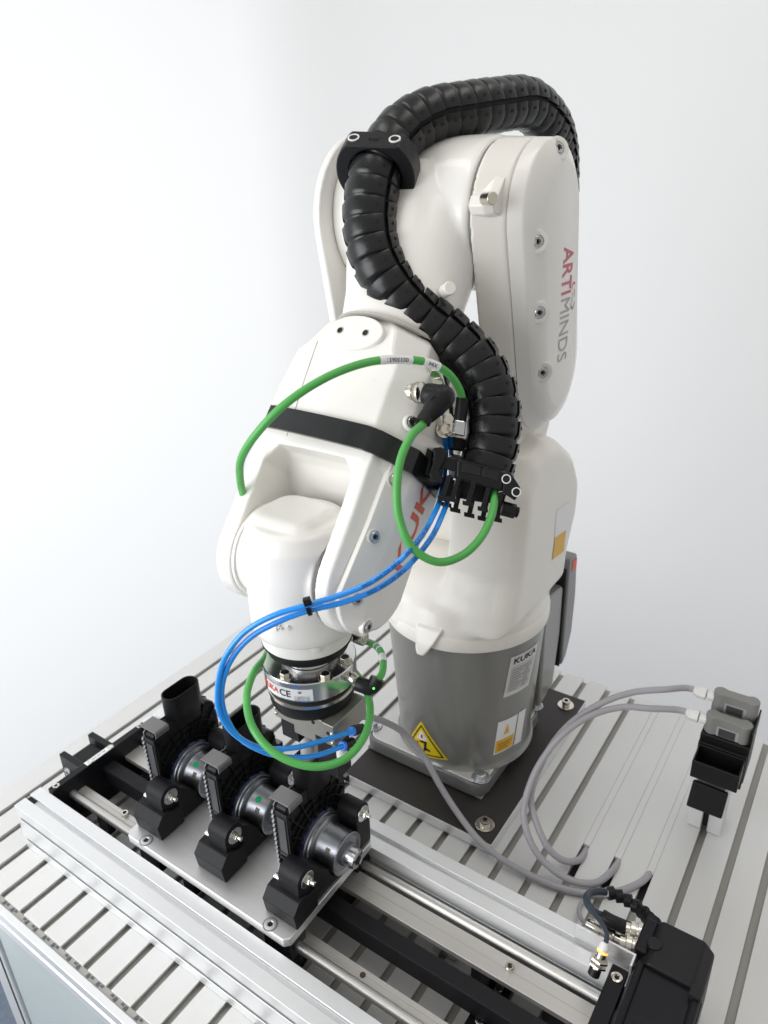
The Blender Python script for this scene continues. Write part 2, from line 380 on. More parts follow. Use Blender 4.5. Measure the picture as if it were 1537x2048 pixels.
# left end plate
LE = empty('end_plate', (XL, .45, .0), 'black end plate of the slide with a small white label, far left', 'end plate')
bm = bmesh.new(); box(bm, (XL-.012, .366, .001), (XL, .531, .083)); obj('plate', bm, M_blk_al, LE, bevel=.0015)
for yy in (.3755, .432, .467, .522): hexsock(LE, (XL-.006, yy, .0825), (0,0,1), .0048, .0015, M_nickel)
a = atZ(186, 1520, .0837); 
bm = bmesh.new(); prism(bm, [(XL-.0105, .424, .0832), (XL-.0015, .424, .0832), (XL-.0015, .470, .0832), (XL-.0105, .470, .0832)], (0,0,.0004)); lb = obj('label', bm, M_label, LE)
text('label_print', 'S/N 4417 08', .0042, lambda x, y, z: Vector((XL-.006-y, .447+x, .0838)), M_ink, LE)
for yy in (.420, .470):
    bm = bmesh.new(); box(bm, (XL-.070, yy, .022), (XL-.012, yy+.010, .075)); obj('bearing_cheek', bm, M_blk_al, LE, bevel=.002)
bm = bmesh.new(); cyl(bm, (XL-.052, .418, .048), (XL-.052, .482, .048), .010); obj('pulley_axle', bm, M_steel, LE)
hexsock(LE, (XL-.052, .4195, .048), (0,-1,0), .0075, .003, M_zinc)
bm = bmesh.new(); box(bm, (XL-.060, .432, .030), (XL-.012, .468, .066)); obj('belt_cover', bm, M_blk_al, LE, bevel=.002)
# right end plate
RE = empty('end_plate', (XR, .45, .0), 'black end plate of the slide next to the servo motor at the lower right', 'end plate')
bm = bmesh.new(); box(bm, (XR, .366, .001), (XR+.018, .548, .083)); obj('plate', bm, M_blk_al, RE, bevel=.0015)
for yy in (.534,): hexsock(RE, (XR+.009, yy, .083), (0,0,1), .0058, .002, M_nickel)
for (px_, py_) in ((998, 1978), (960, 2043)):
    p = atZ(px_, py_, .030)
    t = ls; bm = bmesh.new(); obox(bm, p+Vector((.0, 0, -.006)), Vector((.013,0,0)), Vector((0,.016,0)), Vector((0,0,.006))); o = obj('cross_clamp', bm, M_blk_al, ls, bevel=.0012)
    hexsock(ls, p, (0,0,1), .0050, .003, M_nickel)
p = atZ(898, 1893, .006); bm = bmesh.new(); obox(bm, p, Vector((.016,0,0)), Vector((0,.010,0)), Vector((0,0,.004))); obj('fixing_bracket', bm, M_zinc, ls, bevel=.001)
hexbolt(ls, p+Vector((0,0,.004)), (0,0,1), .006, .004)

# ------------------------------------------------------------------ carriage plate
CZ = .095
cp = empty('carriage_plate', (-.55, .45, .083), 'flat milled aluminium carriage plate carrying the three motors in a row', 'plate')
CX0, CX1, CY0, CY1 = -.6875, -.4127, .3692, .5345
ch = .006
bm = bmesh.new(); prism(bm, [(CX0+ch,CY0,.083),(CX1-ch,CY0,.083),(CX1,CY0+ch,.083),(CX1,CY1-ch,.083),(CX1-ch,CY1,.083),(CX0+ch,CY1,.083),(CX0,CY1-ch,.083),(CX0,CY0+ch,.083)], (0,0,.012)); obj('plate', bm, M_plate, cp, bevel=.0012)
for px_, py_ in ((293, 1681), (541, 1849)):
    p = atZ(px_, py_, CZ); bm = bmesh.new(); lathe(bm, [(.0088, .0001), (.0088, .0003)], p, (0,0,1), 32); obj('counterbore', bm, mat('bore_grey', (.35,.35,.36), .4, .8), cp)  # flat grey disc around the screw head
    hexsock(cp, p+Vector((0,0,.0003)), (0,0,1), .0070, .0008, M_plate)
for xx in (-.66, -.44):
    for yy in (SY1, SY2):
        bm = bmesh.new(); box(bm, (xx-.02, yy-.014, .044), (xx+.02, yy+.014, .083)); obj('bearing_block', bm, M_blk_al, cp, bevel=.001)

# ------------------------------------------------------------------ fixtures and motors (built for the right hand one, X reference = -.415)
def make_fixture():
    t = empty('fixture_block', (-.435, .46, CZ), None, 'fixture')
    bm = bmesh.new()
    # front foot: chamfered wedge block
    def P3(x, y, z): return Vector((x, y, z))
    foot = [(.3865, .0953), (.3835, .118), (.394, .1300), (.404, .131), (.412, .125), (.424, .125), (.424, .0953)]
    prism(bm, [P3(-.4595, y, z) for y, z in foot], (.0475, 0, 0))
    obj('foot', bm, M_matte, t, bevel=.0012)
    # yoke plate under the motor with two ears
    pts = [(.4120, .0953)]
    def ear(cy, cz, r, a0, a1, n=10): return [(cy+r*math.cos(R_(a0+(a1-a0)*k/n)), cz+r*math.sin(R_(a0+(a1-a0)*k/n))) for k in range(n+1)]
    yk = [(.5330, .0953), (.5330, .126)] + ear(.519, .1500, .0125, -10, 160) + [(.508, .128)] + ear(.4800, .1215, .0265, 12, -192, 16)[0:0]
    cradle = [(.480+.0275*math.cos(R_(a_)), .1225+.0275*math.sin(R_(a_))) for a_ in range(0, -181, -15)]
    pts = [(.4000, .0953)] + [(.5330, .0953), (.5335, .135)] + ear(.5195, .1500, .0130, 0, 170) + [c for c in cradle if c[1] > .0975] + ear(.4135, .1460, .0150, 10, 185) + [(.3985, .128)]
    bm = bmesh.new(); prism(bm, [P3(-.446, y, z) for y, z in pts], (.030, 0, 0)); obj('yoke', bm, M_matte, t, bevel=.001, ang=40)
    for cy, cz in ((.4135, .1460), (.5195, .1500)):
        wsh = washer(t, (-.416, cy, cz), (1,0,0), .0105, .0016, M_zinc)
        hexbolt(t, (-.4144, cy, cz), (1,0,0), .0050, .0045, M_nickel, stud=.005, wr=1.0)
    bm = bmesh.new(); cyl(bm, (-.456, .405, .1345), (-.446, .405, .1345), .0036); obj('spacer', bm, M_steel, t)
    return t
def make_motor():
    t = empty('steering_motor', (-.455, .48, CZ), None, 'motor')
    # electronics housing: flat black box standing up
    bm = bmesh.new(); X0, X1 = -.4720, -.4560
    hs = [(.432,.108),(.444,.101),(.520,.101),(.534,.112),(.539,.160),(.535,.195),(.526,.203),(.452,.2110),(.440,.214),(.432,.208)]
    prism(bm, [Vector((X0, y, z)) for y, z in hs], (X1-X0, 0, 0)); hb = obj('housing', bm, M_black, t, bevel=.002)
    bm = bmesh.new(); prism(bm, [Vector((X0-.0022, .482+(y-.482)*1.03, .158+(z-.158)*1.03)) for y, z in hs], (.0018, 0, 0)); obj('heatsink', bm, M_hs, t, bevel=.0006)
    # saw edge of the heat sink
    for k in range(14):
        zz = .106+.0070*k
        bm = bmesh.new(); prism(bm, [(X0-.0036, .4290, zz), (X0-.0036, .4272, zz+.0022), (X0-.0036, .4290, zz+.0058), (X0-.0036, .4325, zz+.0058), (X0-.0036, .4325, zz)], (.0032, 0, 0)); obj('fin', bm, M_hs, t, bevel=.0004)
    # front side channel
    bm = bmesh.new(); box(bm, (X0+.002, .4285, .132), (X1+.004, .4330, .205)); obj('side_cover', bm, M_black, t, bevel=.0012)
    bm = bmesh.new(); box(bm, (X0+.0055, .4272, .140), (X1+.0010, .4286, .198)); obj('side_recess', bm, mat('satin_black', (.045,.047,.052), .4), t, bevel=.0006)
    for zz in (.136, .145):
        bm = bmesh.new(); cyl(bm, (X0+.004, .4275, zz), (X1+.006, .4275, zz-.002), .0014, n=10); obj('rib', bm, M_black, t)
    # lattice ribs on the face towards +X
    c = Vector((X1, .480, .1225)); nr = 0
    for k in range(13):
        a_ = R_(10+k*14); p0 = c+Vector((0, math.cos(a_)*.034, math.sin(a_)*.034)); L = .060
        ce, se = math.cos(a_), math.sin(a_)
        ymax = (.533-c.y)/ce if ce > .01 else ((.436-c.y)/ce if ce < -.01 else 9); zmax = (.205-c.z)/se if se > .01 else 9
        e1 = min(ymax, zmax)
        if e1 < .037: continue
        p1 = c+Vector((0, ce*e1, se*e1)); d = (p1-p0)/2; pr = Vector((0, -se, ce))*.0007
        bm = bmesh.new(); obox(bm, (p0+p1)/2+Vector((.0013,0,0)), d, pr, Vector((.0018,0,0))); obj('rib', bm, M_black, t)
    for r_ in (.043, .054, .066):
        bm = bmesh.new(); seg = []
        n = 30
        for k in range(n):
            a0, a1 = R_(5+170*k/n), R_(5+170*(k+1)/n)
            q = [c+Vector((0, math.cos(a)*rr, math.sin(a)*rr)) for a, rr in ((a0, r_), (a1, r_), (a1, r_+.0014), (a0, r_+.0014))]
            if all(.436 < v.y < .534 and v.z < .203 for v in q): prism(bm, q, (.0030, 0, 0))
        if len(bm.verts): obj('ring_rib', bm, M_black, t)
        else: bm.free()
    # seal with lobes and motor can
    bm = bmesh.new(); n = 96
    rg = []
    for h_, s_ in ((X1, 1.), (X1+.004, 1.), (X1+.0055, .97)):
        rg.append([Vector((h_, c.y+math.cos(2*math.pi*k/n)*(.0365+(.0016 if (k//4)%2 else 0))*s_, c.z+math.sin(2*math.pi*k/n)*(.0365+(.0016 if (k//4)%2 else 0))*s_)) for k in range(n)])
    loft(bm, rg); obj('seal', bm, M_seal, t)
    bm = bmesh.new()
    lathe(bm, [(.0350,0),(.0355,.0015),(.0350,.003),(.0320,.0042),(.0316,.006),(.0322,.0072),(.0310,.0085),(.0268,.0098),(.0258,.0118),(.0256,.0375),(.0264,.0382),(.0266,.0398),(.0258,.0406),(.0242,.0402),(.0217,.0380),(.0140,.0380),(.0135,.0435),(.0120,.0442)], (X1+.0045, c.y, c.z), (1,0,0), 64)
    obj('motor_can', bm, M_bluesteel, t)
    bm = bmesh.new(); lathe(bm, [(.0125,.0440),(.0122,.0515),(.0112,.0555),(.0105,.0560),(.0060,.0560),(.0058,.0515),(0,.0515)], (X1+.0045, c.y, c.z), (1,0,0), 40); hb_ = obj('hub', bm, M_zinc, t)
    for k in range(3):
        a_ = R_(35+120*k); q = Vector((X1+.0045+.0562, c.y+.0084*math.cos(a_), c.z+.0084*math.sin(a_)))
        bm = bmesh.new(); obox(bm, q, Vector((.0002,0,0)), Vector((0, math.cos(a_), math.sin(a_)))*.0022, Vector((0, -math.sin(a_), math.cos(a_)))*.0009); obj('slot', bm, M_deep, hb_)
    bm = bmesh.new(); lathe(bm, [(.0062, .0), (.0062, .001)], (X1+.0045+.0515, c.y, c.z), (1,0,0), 6); obj('slot', bm, M_deep, hb_)
    # data matrix plate on the can
    def can(a, x): return Vector((X1+.0045+x, c.y+math.cos(a)*.02575, c.z+math.sin(a)*.02575))
    bm = bmesh.new(); patch(bm, [(R_(133), .024), (R_(133), .0305), (R_(149), .0305), (R_(149), .024)], can, 4); cdp = obj('code_plate', bm, mat('etched_plate', (.12,.115,.10), .5, .5), t)
    # connector sleeve
    def stad(cx, cy, a, b, z, n=10):
        out = []
        for k in range(n+1): q = R_(-90+180*k/n); out.append(Vector((cx+b*math.sin(q)*1.0 if False else cx+b*math.sin(q), cy+(a-b)+b*math.cos(q), z)))
        for k in range(n+1): q = R_(90+180*k/n); out.append(Vector((cx+b*math.sin(q), cy-(a-b)+b*math.cos(q), z)))
        return out
    bm = bmesh.new(); cxx, cyy = -.4650, .4915
    loft(bm, [stad(cxx,cyy,.0265,.0120,.192), stad(cxx,cyy,.0265,.0122,.206), stad(cxx,cyy,.0278,.0135,.2100), stad(cxx,cyy,.0278,.0135,.2440), stad(cxx,cyy,.0268,.0125,.2448), stad(cxx,cyy,.0258,.0115,.2440), stad(cxx,cyy,.0252,.0110,.2150)])
    obj('connector_sleeve', bm, M_black, t, ang=40)
    # spring clips
    def clip(y0, z0, s):
        bm = bmesh.new(); w_ = .0075
        pr = [(q[0]*1.25, q[1]*1.25) for q in [(-.0005,.0005),(.022,.0010),(.0235,-.0010),(.0235,-.0060),(.0220,-.0068),(.0220,-.0012),(.0210,-.0004),(-.0005,-.0007),(-.0022,-.0035),(-.0030,-.0028),(-.0018,.0000)]]
        prism(bm, [Vector((X0-.006+q[0], y0-w_*s, z0+q[1])) for q in pr], (0, 2*w_*s, 0)); obj('spring_clip', bm, mat('clip_steel', (.20,.195,.195), .42, .6, vary=.05), t, bevel=.0004)
    clip(.4425, .2170, 1.45)
    bm = bmesh.new(); prism(bm, [Vector((X0+.004, .541+q[0], .168+q[1])) for q in ((-.002,.002),(.006,.001),(.007,-.001),(.007,-.014),(.0058,-.014),(.0058,-.0008),(-.002,0))], (.012, 0, 0)); obj('spring_clip', bm, MATS['clip_steel'], t, bevel=.0004)
    return t
def copy_tree(o, dx, parent=None):
    c = o.copy(); COL.objects.link(c)
    if parent is not None: c.parent = parent
    else: c.location = o.location + Vector((dx, 0, 0))
    ORG[c.name] = c.location.copy() if parent is None else ORG.get(root(o).name)
    for ch_ in list(o.children): copy_tree(ch_, 0, c)
    return c
fx = make_fixture(); mo = make_motor()
FX = [fx, copy_tree(fx, -.1115), copy_tree(fx, -.2245)]
MO = [mo, copy_tree(mo, -.1115), copy_tree(mo, -.2245)]
for o, l in zip(FX, ('matte black fixture block at the near right end of the carriage plate', 'matte black fixture block in the middle of the carriage plate', 'matte black fixture block at the far left end of the carriage plate')): tag(o, l, 'fixture', 'fixture blocks on the carriage plate')
for o, l in zip(MO, ('black and steel motor with the gripper rod plugged into its connector', 'middle motor with green dot on its steel can, between two others', 'leftmost motor with open black connector sleeve and green dot')): tag(o, l, 'motor', 'motors held on the carriage plate')
for o in MO[1:]:
    org = o.location; X1 = -.4560+(org.x-mo.location.x)
    def can(a, x, X1=X1): return Vector((X1+.0045+x, .480+math.cos(a)*.02605, .1225+math.sin(a)*.02605))
    bm = bmesh.new()
    for k in range(1): patch(bm, [(R_(118+9*math.cos(R_(q))), .021+.0042*math.sin(R_(q))) for q in (45,135,225,315)], can, 4)
    bm.free(); bm = bmesh.new(); ctr = bm.verts.new(can(R_(113), .0215)); rg = [bm.verts.new(can(R_(113)+.17*math.cos(2*math.pi*k/20), .0215+.0043*math.sin(2*math.pi*k/20))) for k in range(20)]
    for k in range(20): bm.faces.new((ctr, rg[k], rg[(k+1)%20]))
    obj('paint_dot', bm, M_greendot, o)
    for ch_ in o.children:
        pass

# ------------------------------------------------------------------ robot base plate
bp_ = empty('base_plate', (-.44, .84, 0), 'dark brown mounting plate with bright milled edge under the robot', 'plate')
BX0, BX1, BY0, BY1 = -.5640, -.3125, .6650, 1.0220
bm = bmesh.new(); box(bm, (BX0, BY0, .0006), (BX1, BY1, .0180)); obj('plate', bm, M_al, bp_, bevel=.0008)
bm = bmesh.new(); box(bm, (BX0+.001, BY0+.001, .0180), (BX1-.001, BY1-.001, .0184)); obj('coated_top', bm, M_brown, bp_)
for px_, py_ in ((970, 1650), (1132, 1411)):
    p = atZ(px_, py_, .0186); washer(bp_, p, (0,0,1), .0135, .0022, M_nickel); hexsock(bp_, p+Vector((0,0,.002)), (0,0,1), .0068, .009, M_nickel)

# ------------------------------------------------------------------ robot
AX, AY = -.452, .833
rb = empty('robot_arm', (AX, AY, .0185), 'white six axis robot arm with grey base bending down over the motors', 'robot arm')
def P(r, t, z): return Vector((AX+t, AY-r, z))
A5 = (.333, .495); dr, dz = .675, -.738
def F(u, t, n): return P(A5[0]-dr*u-dz*n, t, A5[1]-dz*u+dr*n)
FD = Vector((0, -dr, dz)); FN = Vector((0, dz, dr))   # along the forearm, and its upper normal
# base flange
FXC, FYC = -.4625, .830
bm = bmesh.new(); hw = .1055; cr = .022
pts = []
for (sx_, sy_, a0) in ((1,1,0), (-1,1,90), (-1,-1,180), (1,-1,270)):
    for k in range(6):
        a_ = R_(a0+90*k/5); pts.append(((sx_*(hw-cr)+cr*math.cos(a_)), (sy_*(hw-cr)+cr*math.sin(a_))))
loft(bm, [[Vector((FXC+x*s, FYC+y*s, z)) for x, y in pts] for s, z in ((1.0,.0225), (1.0,.0400), (.985,.0450))])
for sx_ in (-1, 1):
    for sy_ in (-1, 1): box(bm, (FXC+sx_*.082-.02, FYC+sy_*.082-.02, .0187), (FXC+sx_*.082+.02, FYC+sy_*.082+.02, .0226))
obj('base_flange', bm, mat('base_flange_grey', (.20,.205,.20), .36, .35, vary=.05, bump=.2), rb, bevel=.0025, seg=3)
bm = bmesh.new(); loft(bm, [[Vector((FXC+x*s, FYC+y*s, z)) for x, y in pts] for s, z in ((.965,.0449), (.955,.0475))]); obj('flange_top', bm, M_flange, rb, bevel=.001)
for px_, py_ in ((962, 1556), (1070, 1412), (748, 1452)):
    p = atZ(px_, py_, .048); washer(rb, p, (0,0,1), .0135, .0025); hexbolt(rb, p+Vector((0,0,.0025)), (0,0,1), .0080, .0065, stud=0)
p = atZ(1001, 1556, .0477); bm = bmesh.new(); lathe(bm, [(.003,0),(.003,.0003)], p, (0,0,1), 16); obj('hole', bm, M_deep, rb)
# grey base body
BXc, BYc = -.4460, .8330
def rbase(z): return .1015 + (.1165-.1015)*(z-.048)/.215
bm = bmesh.new(); lathe(bm, [(.1075,.0470),(.1040,.0500),(rbase(.056),.056)]+[(rbase(z), z) for z in (.1,.15,.2,.25)]+[(.1163,.2640)], (BXc,BYc,0), (0,0,1), 96)
obj('base_body', bm, M_greycast, rb)
bm = bmesh.new(); lathe(bm, [(.1145,.2640),(.1145,.2670)], (BXc,BYc,0), (0,0,1), 96); obj('base_gap', bm, M_deep, rb)
# connector box at the back
bm = bmesh.new(); prism(bm, [P(r, -.065, z) for r, z in ((-.08,.060),(-.135,.075),(-.150,.17),(-.150,.255),(-.08,.262))], (.164, 0, 0)); obj('rear_housing', bm, M_greycast, rb, bevel=.006, seg=3)
bm = bmesh.new(); prism(bm, [P(r, -.080, z) for r, z in ((-.150,.100),(-.150,.278),(-.155,.282),(-.155,.096))], (.180, 0, 0)); obj('gasket', bm, M_deep, rb, bevel=.001)
bm = bmesh.new(); prism(bm, [P(r, -.080, z) for r, z in ((-.155,.100),(-.155,.300),(-.168,.306),(-.186,.296),(-.194,.22),(-.190,.150),(-.172,.112))], (.184, 0, 0)); obj('connector_panel', bm, mat('panel_grey', (.27,.27,.28), .4, .3, vary=.03), rb, bevel=.003)
q0 = -.080+.184+.0004
bm = bmesh.new(); prism(bm, [P(r, q0, z) for r, z in ((-.166,.274),(-.184,.272),(-.184,.290),(-.166,.292))], (.0004,0,0)); obj('red_sticker', bm, M_orange, rb)
# rotating column and shoulder, one casting
Z1 = .2670
bm = bmesh.new(); lathe(bm, [(.1190,Z1),(.1200,.271),(.1200,.292),(.112,.318),(.094,.334),(.05,.338),(0,.338)], (BXc,BYc,0), (0,0,1), 96)
A2r, A2z = -.055, .432
def disc_prof(cr_, cz_, R, n=28, a0=0, a1=360): return [(cr_+R*math.cos(R_(a0+(a1-a0)*k/n)), cz_+R*math.sin(R_(a0+(a1-a0)*k/n))) for k in range(n)]
sh = [(.108,.295),(.100,.33),(.084,.37),(.074,.43),(.066,.50),(.044,.536),(0,.548),(-.050,.534),(-.102,.500),(-.133,.452),(-.132,.400),(-.104,.345),(-.096,.295)]
cs = (-.02,.41)
loft(bm, [[P(cs[0]+(r-cs[0])*k_, t_, cs[1]+(z-cs[1])*k_) for r, z in sh] for t_, k_ in ((.018,1.0),(.092,1.0),(.110,.96),(.122,.84))])
loft(bm, [[P(r*k_, t_, .30+(z-.30)*k_) for r, z in ((.112,.28),(.106,.32),(.082,.352),(.03,.372),(-.04,.372),(-.09,.34),(-.11,.30))] for t_, k_ in ((-.075,.9),(-.05,1.0),(.03,1.0))])
obj('rotating_column', bm, M_ivory, rb, remesh=.0030, smooth=36)
bm = bmesh.new(); lathe(bm, [(.1195,Z1-.0002),(.1212,Z1+.003),(.1212,Z1+.018),(.1195,Z1+.022)], (BXc,BYc,0), (0,0,1), 96); obj('column_skirt', bm, M_ivory, rb)
def cyl_hit(x, y, c, r):
    d = ray(x, y); ox, oy = CP.x-c[0], CP.y-c[1]; a_ = d.x*d.x+d.y*d.y; b_ = 2*(ox*d.x+oy*d.y); c_ = ox*ox+oy*oy-r*r; D = b_*b_-4*a_*c_
    if D < 0: D = 0
    p = CP+d*((-b_-math.sqrt(D))/(2*a_)); return math.atan2(p.y-c[1], p.x-c[0]), p.z
th0, _z = cyl_hit(850, 1280, (BXc,BYc), .121)
q = Vector((math.cos(th0), math.sin(th0), 0)); qt = Vector((-q.y, q.x, 0)); c0 = Vector((BXc,BYc,0))
bm = bmesh.new(); loft(bm, [[c0+q*r_+qt*w_+Vector((0,0,z_)) for w_, z_ in ((-a*.9,lo),(a*.25,lo),(a*1.5,hi),(-a*.8,hi))] for r_, a, lo, hi in ((.105,.019,.262,.304),(.121,.017,.2590,.298),(.127,.012,.2575,.282),(.131,.008,.2575,.272))])
obj('stop_lug', bm, M_ivory, rb, bevel=.003, seg=3)
for (r_, z_) in ((.0, .542), (-.035, .545)):
    bm = bmesh.new(); p = P(r_, .055, z_); cyl(bm, p, p+Vector((.0,-.004,.016)), .008); obj('lifting_boss', bm, M_ivory, rb, bevel=.002)
bm = bmesh.new(); cyl(bm, P(-.035,.060,.5495), P(-.035,.080,.5495), .0065); obj('plug', bm, M_zinc, rb, bevel=.001)
# link: lower blade beside the shoulder, crossing to the outer plate above
A3r, A3z = .045, .810
def hullpts(c1, r1, c2, r2, n=14):
    import itertools
    p = [(c1[0]+r1*math.cos(2*math.pi*k/40), c1[1]+r1*math.sin(2*math.pi*k/40)) for k in range(40)]+[(c2[0]+r2*math.cos(2*math.pi*k/40), c2[1]+r2*math.sin(2*math.pi*k/40)) for k in range(40)]
    p = sorted(set(p))
    def half(ps):
        h = []
        for q_ in ps:
            while len(h) > 1 and (h[-1][0]-h[-2][0])*(q_[1]-h[-2][1])-(h[-1][1]-h[-2][1])*(q_[0]-h[-2][0]) <= 0: h.pop()
            h.append(q_)
        return h[:-1]
    return half(p)+half(p[::-1])
def stadium(c1, r1, c2, r2, n=24):
    d = math.hypot(c2[0]-c1[0], c2[1]-c1[1]); th = math.atan2(c2[1]-c1[1], c2[0]-c1[0]); al = math.acos((r1-r2)/d); out = []
    for k in range(n+1): a_ = th+al+(2*math.pi-2*al)*k/n; out.append((c1[0]+r1*math.cos(a_), c1[1]+r1*math.sin(a_)))
    for k in range(n+1): a_ = th-al+2*al*k/n; out.append((c2[0]+r2*math.cos(a_), c2[1]+r2*math.sin(a_)))
    return out
def lk_(t):
    k = (t-.069)/.05; return stadium((.043-.0245*k, .808+.001*k), .078-.0045*k, (.002-.022*k, .598+.042*k), .0715-.0025*k)
bm = bmesh.new()
prism(bm, [P(r, -.085, z) for r, z in hullpts((A2r, A2z), .088, (-.012,.60), .068)], (.098, 0, 0))
prism(bm, [P(r, -.06, z) for r, z in hullpts((-.018, .565), .060, (-.008,.60), .058)], (.150, 0, 0))
loft(bm, [[P(r, t_, z) for r, z in lk_(t_)] for t_ in (.068,.08,.09,.1005)])
obj('link_arm', bm, M_ivory, rb, remesh=.0024, smooth=3)
# outer belt cover with writing
bm = bmesh.new(); T0, T1, T2 = .1012, .1130, .1262
def ins(p, c, s): return [(c[0]+(r-c[0])*s, c[1]+(z-c[1])*(1-(1-s)*.55)) for r, z in p]
cc_ = (.0, .725)
def insx(p, s): return [(cc_[0]+(r-cc_[0])*s, cc_[1]+(z-cc_[1])*(1-(1-s)*.36)) for r, z in p]
cov = lk_(T1)
loft(bm, [[P(r, T0, z) for r, z in lk_(T0)], [P(r, T1, z) for r, z in cov], [P(r, T1+.0030, z) for r, z in insx(cov, .975)], [P(r, T2-.0015, z) for r, z in insx(cov, .66)], [P(r, T2, z) for r, z in insx(cov, .58)]])
lc = obj('link_cover', bm, M_white, rb, ang=52)
bm = bmesh.new(); loft(bm, [[P(r, T0-.0022, z) for r, z in ins(lk_(T0), cc_, .990)], [P(r, T0+.0006, z) for r, z in ins(lk_(T0), cc_, .990)]]); obj('cover_joint', bm, mat('cover_joint_grey', (.42,.41,.38), .7), rb)  # thin grey seam between link plate and cover
for px_, py_ in ((1075, 483), (1079, 625), (1085, 745), (1117, 296)):
    p, n_ = hit(lc, px_, py_)
    if p is None: continue
    n_ = (n_+Vector((0,-.6,0))).normalized()
    bm = bmesh.new(); lathe(bm, [(.0125,-.004),(.0122,.0004),(.0105,.0008),(.0072,.0002),(.0070,-.002)], p, n_, 28); obj('screw_seat', bm, M_white, lc)
    hexsock(lc, p-n_*.0010, n_, .0056, .0030, M_zinc)
def cover_txt(px_, py_):
    c = atX(px_, py_, AX+T2+.0003); return lambda x, y, z: Vector((c.x+z, c.y+y, c.z-x))
a_top = atX(1131, 497, AX+T2); a_bot = atX(1131, 717, AX+T2)
L_ = abs(a_top.z-a_bot.z)
bmx = text_bm('ARTIMINDS', 1.); wid = max(v.co.x for v in bmx.verts)-min(v.co.x for v in bmx.verts); bmx.free()
sz = L_/wid; b1 = text_bm('ARTI', 1.); w1 = (max(v.co.x for v in b1.verts)-min(v.co.x for v in b1.verts))*sz; b1.free()
b2 = text_bm('MINDS', 1.); w2 = (max(v.co.x for v in b2.verts)-min(v.co.x for v in b2.verts))*sz; b2.free()
yy = (a_top.y+a_bot.y)/2-.002; xx = AX+T2+.0004
text('print', 'ARTI', sz, lambda x, y, z: Vector((xx, yy+y*1.6, a_top.z-w1/2-x)), M_pink, lc, bold=.0004)
text('print', 'MINDS', sz, lambda x, y, z: Vector((xx, yy+y*1.6, a_bot.z+w2/2-x)), mat('faded_grey_print', (.36,.36,.37), .4), lc, bold=.0)
c = atX(1149, 590, AX+T2)
for (r_, a0, a1, mm) in ((.016, 60, 150, M_pink), (.016, 210, 330, M_greyink), (.009, 150, 240, M_greyink), (.009, -20, 60, M_pink)):
    bm = bmesh.new(); n = 12
    for k in range(n):
        aa, ab = R_(a0+(a1-a0)*k/n), R_(a0+(a1-a0)*(k+1)/n)
        bm.faces.new([bm.verts.new((xx, c.y-.004+rr*.45*math.cos(q_), c.z+rr*math.sin(q_))) for q_, rr in ((aa, r_), (ab, r_), (ab, r_-.0025), (aa, r_-.0025))])
    obj('logo_stroke', bm, mm, lc)
# joint ring, boss and plug on the link
bm = bmesh.new(); cyl(bm, P(A3r-.001, .0640, A3z-.002), P(A3r-.001, .0695, A3z-.002), .0755, n=96); obj('joint_ring', bm, mat('joint_grey', (.16,.165,.15), .5), rb)
bm = bmesh.new()
bq = [(.112,.810),(.122,.813),(.127,.822),(.122,.831),(.112,.834),(.098,.850),(.085,.852),(.085,.806)]
loft(bm, [[P(r, t_, z) for r, z in [(.09+(r-.09)*k_, .822+(z-.822)*k_) for r, z in bq]] for t_, k_ in ((.070,1.0),(.086,1.0),(.0955,.86))])
obj('stop_boss', bm, M_ivory, rb, remesh=.0014, smooth=5)
pb_ = atX(983, 397, AX+.0990); bd = Vector((.86,-.5,.05)).normalized(); bm = bmesh.new(); cyl(bm, pb_-bd*.012, pb_+bd*.003, .0062); cp_ = obj('plug', bm, M_nickel, rb, bevel=.0008)
# elbow housing and neck
bm = bmesh.new()
lathe(bm, [(.0800,0),(.0825,.004),(.0800,.165),(.0780,.172)], P(A3r-.001, -.105, A3z-.002), (1,0,0), 96)
nc = .018
def ring(u, t0, n0, a, b, N=40): return [F(u, t0+a*math.cos(2*math.pi*k/N), n0+b*math.sin(2*math.pi*k/N)) for k in range(N)]
loft(bm, [ring(.250,.004,nc-.006,.060,.055), ring(.29,.000,nc-.006,.0665,.060), ring(.34,-.008,nc,.076,.066), ring(.385,-.014,nc,.082,.070), ring(.43,-.018,nc-.004,.080,.072)])
obj('elbow_housing', bm, M_white, rb, remesh=.0028, smooth=8)
bm = bmesh.new()
el = hullpts((A3r+.012, A3z-.003), .0905, (.088,.690), .040)
loft(bm, [[P(r, -.104, z) for r, z in el], [P(r, -.113, z) for r, z in el], [P(r, -.118, z) for r, z in ins(el, (.06,.78), .93)]])
obj('elbow_side_cover', bm, M_white, rb, bevel=.003, seg=3, ang=18)
p = atX(915, 589, AX+.030)
bm = bmesh.new(); pk = F(.300, .062, .040); cyl(bm, pk, pk+Vector((.6,-.5,.25)).normalized()*.018, .0068); obj('rubber_plug', bm, M_ivory, rb, bevel=.0015)
bm = bmesh.new(); pk = P(.1035, .060, .770); cyl(bm, pk+Vector((-.004,.001,0)), pk+Vector((.006,-.0035,0)), .0042); obj('hole', bm, M_steel, rb)
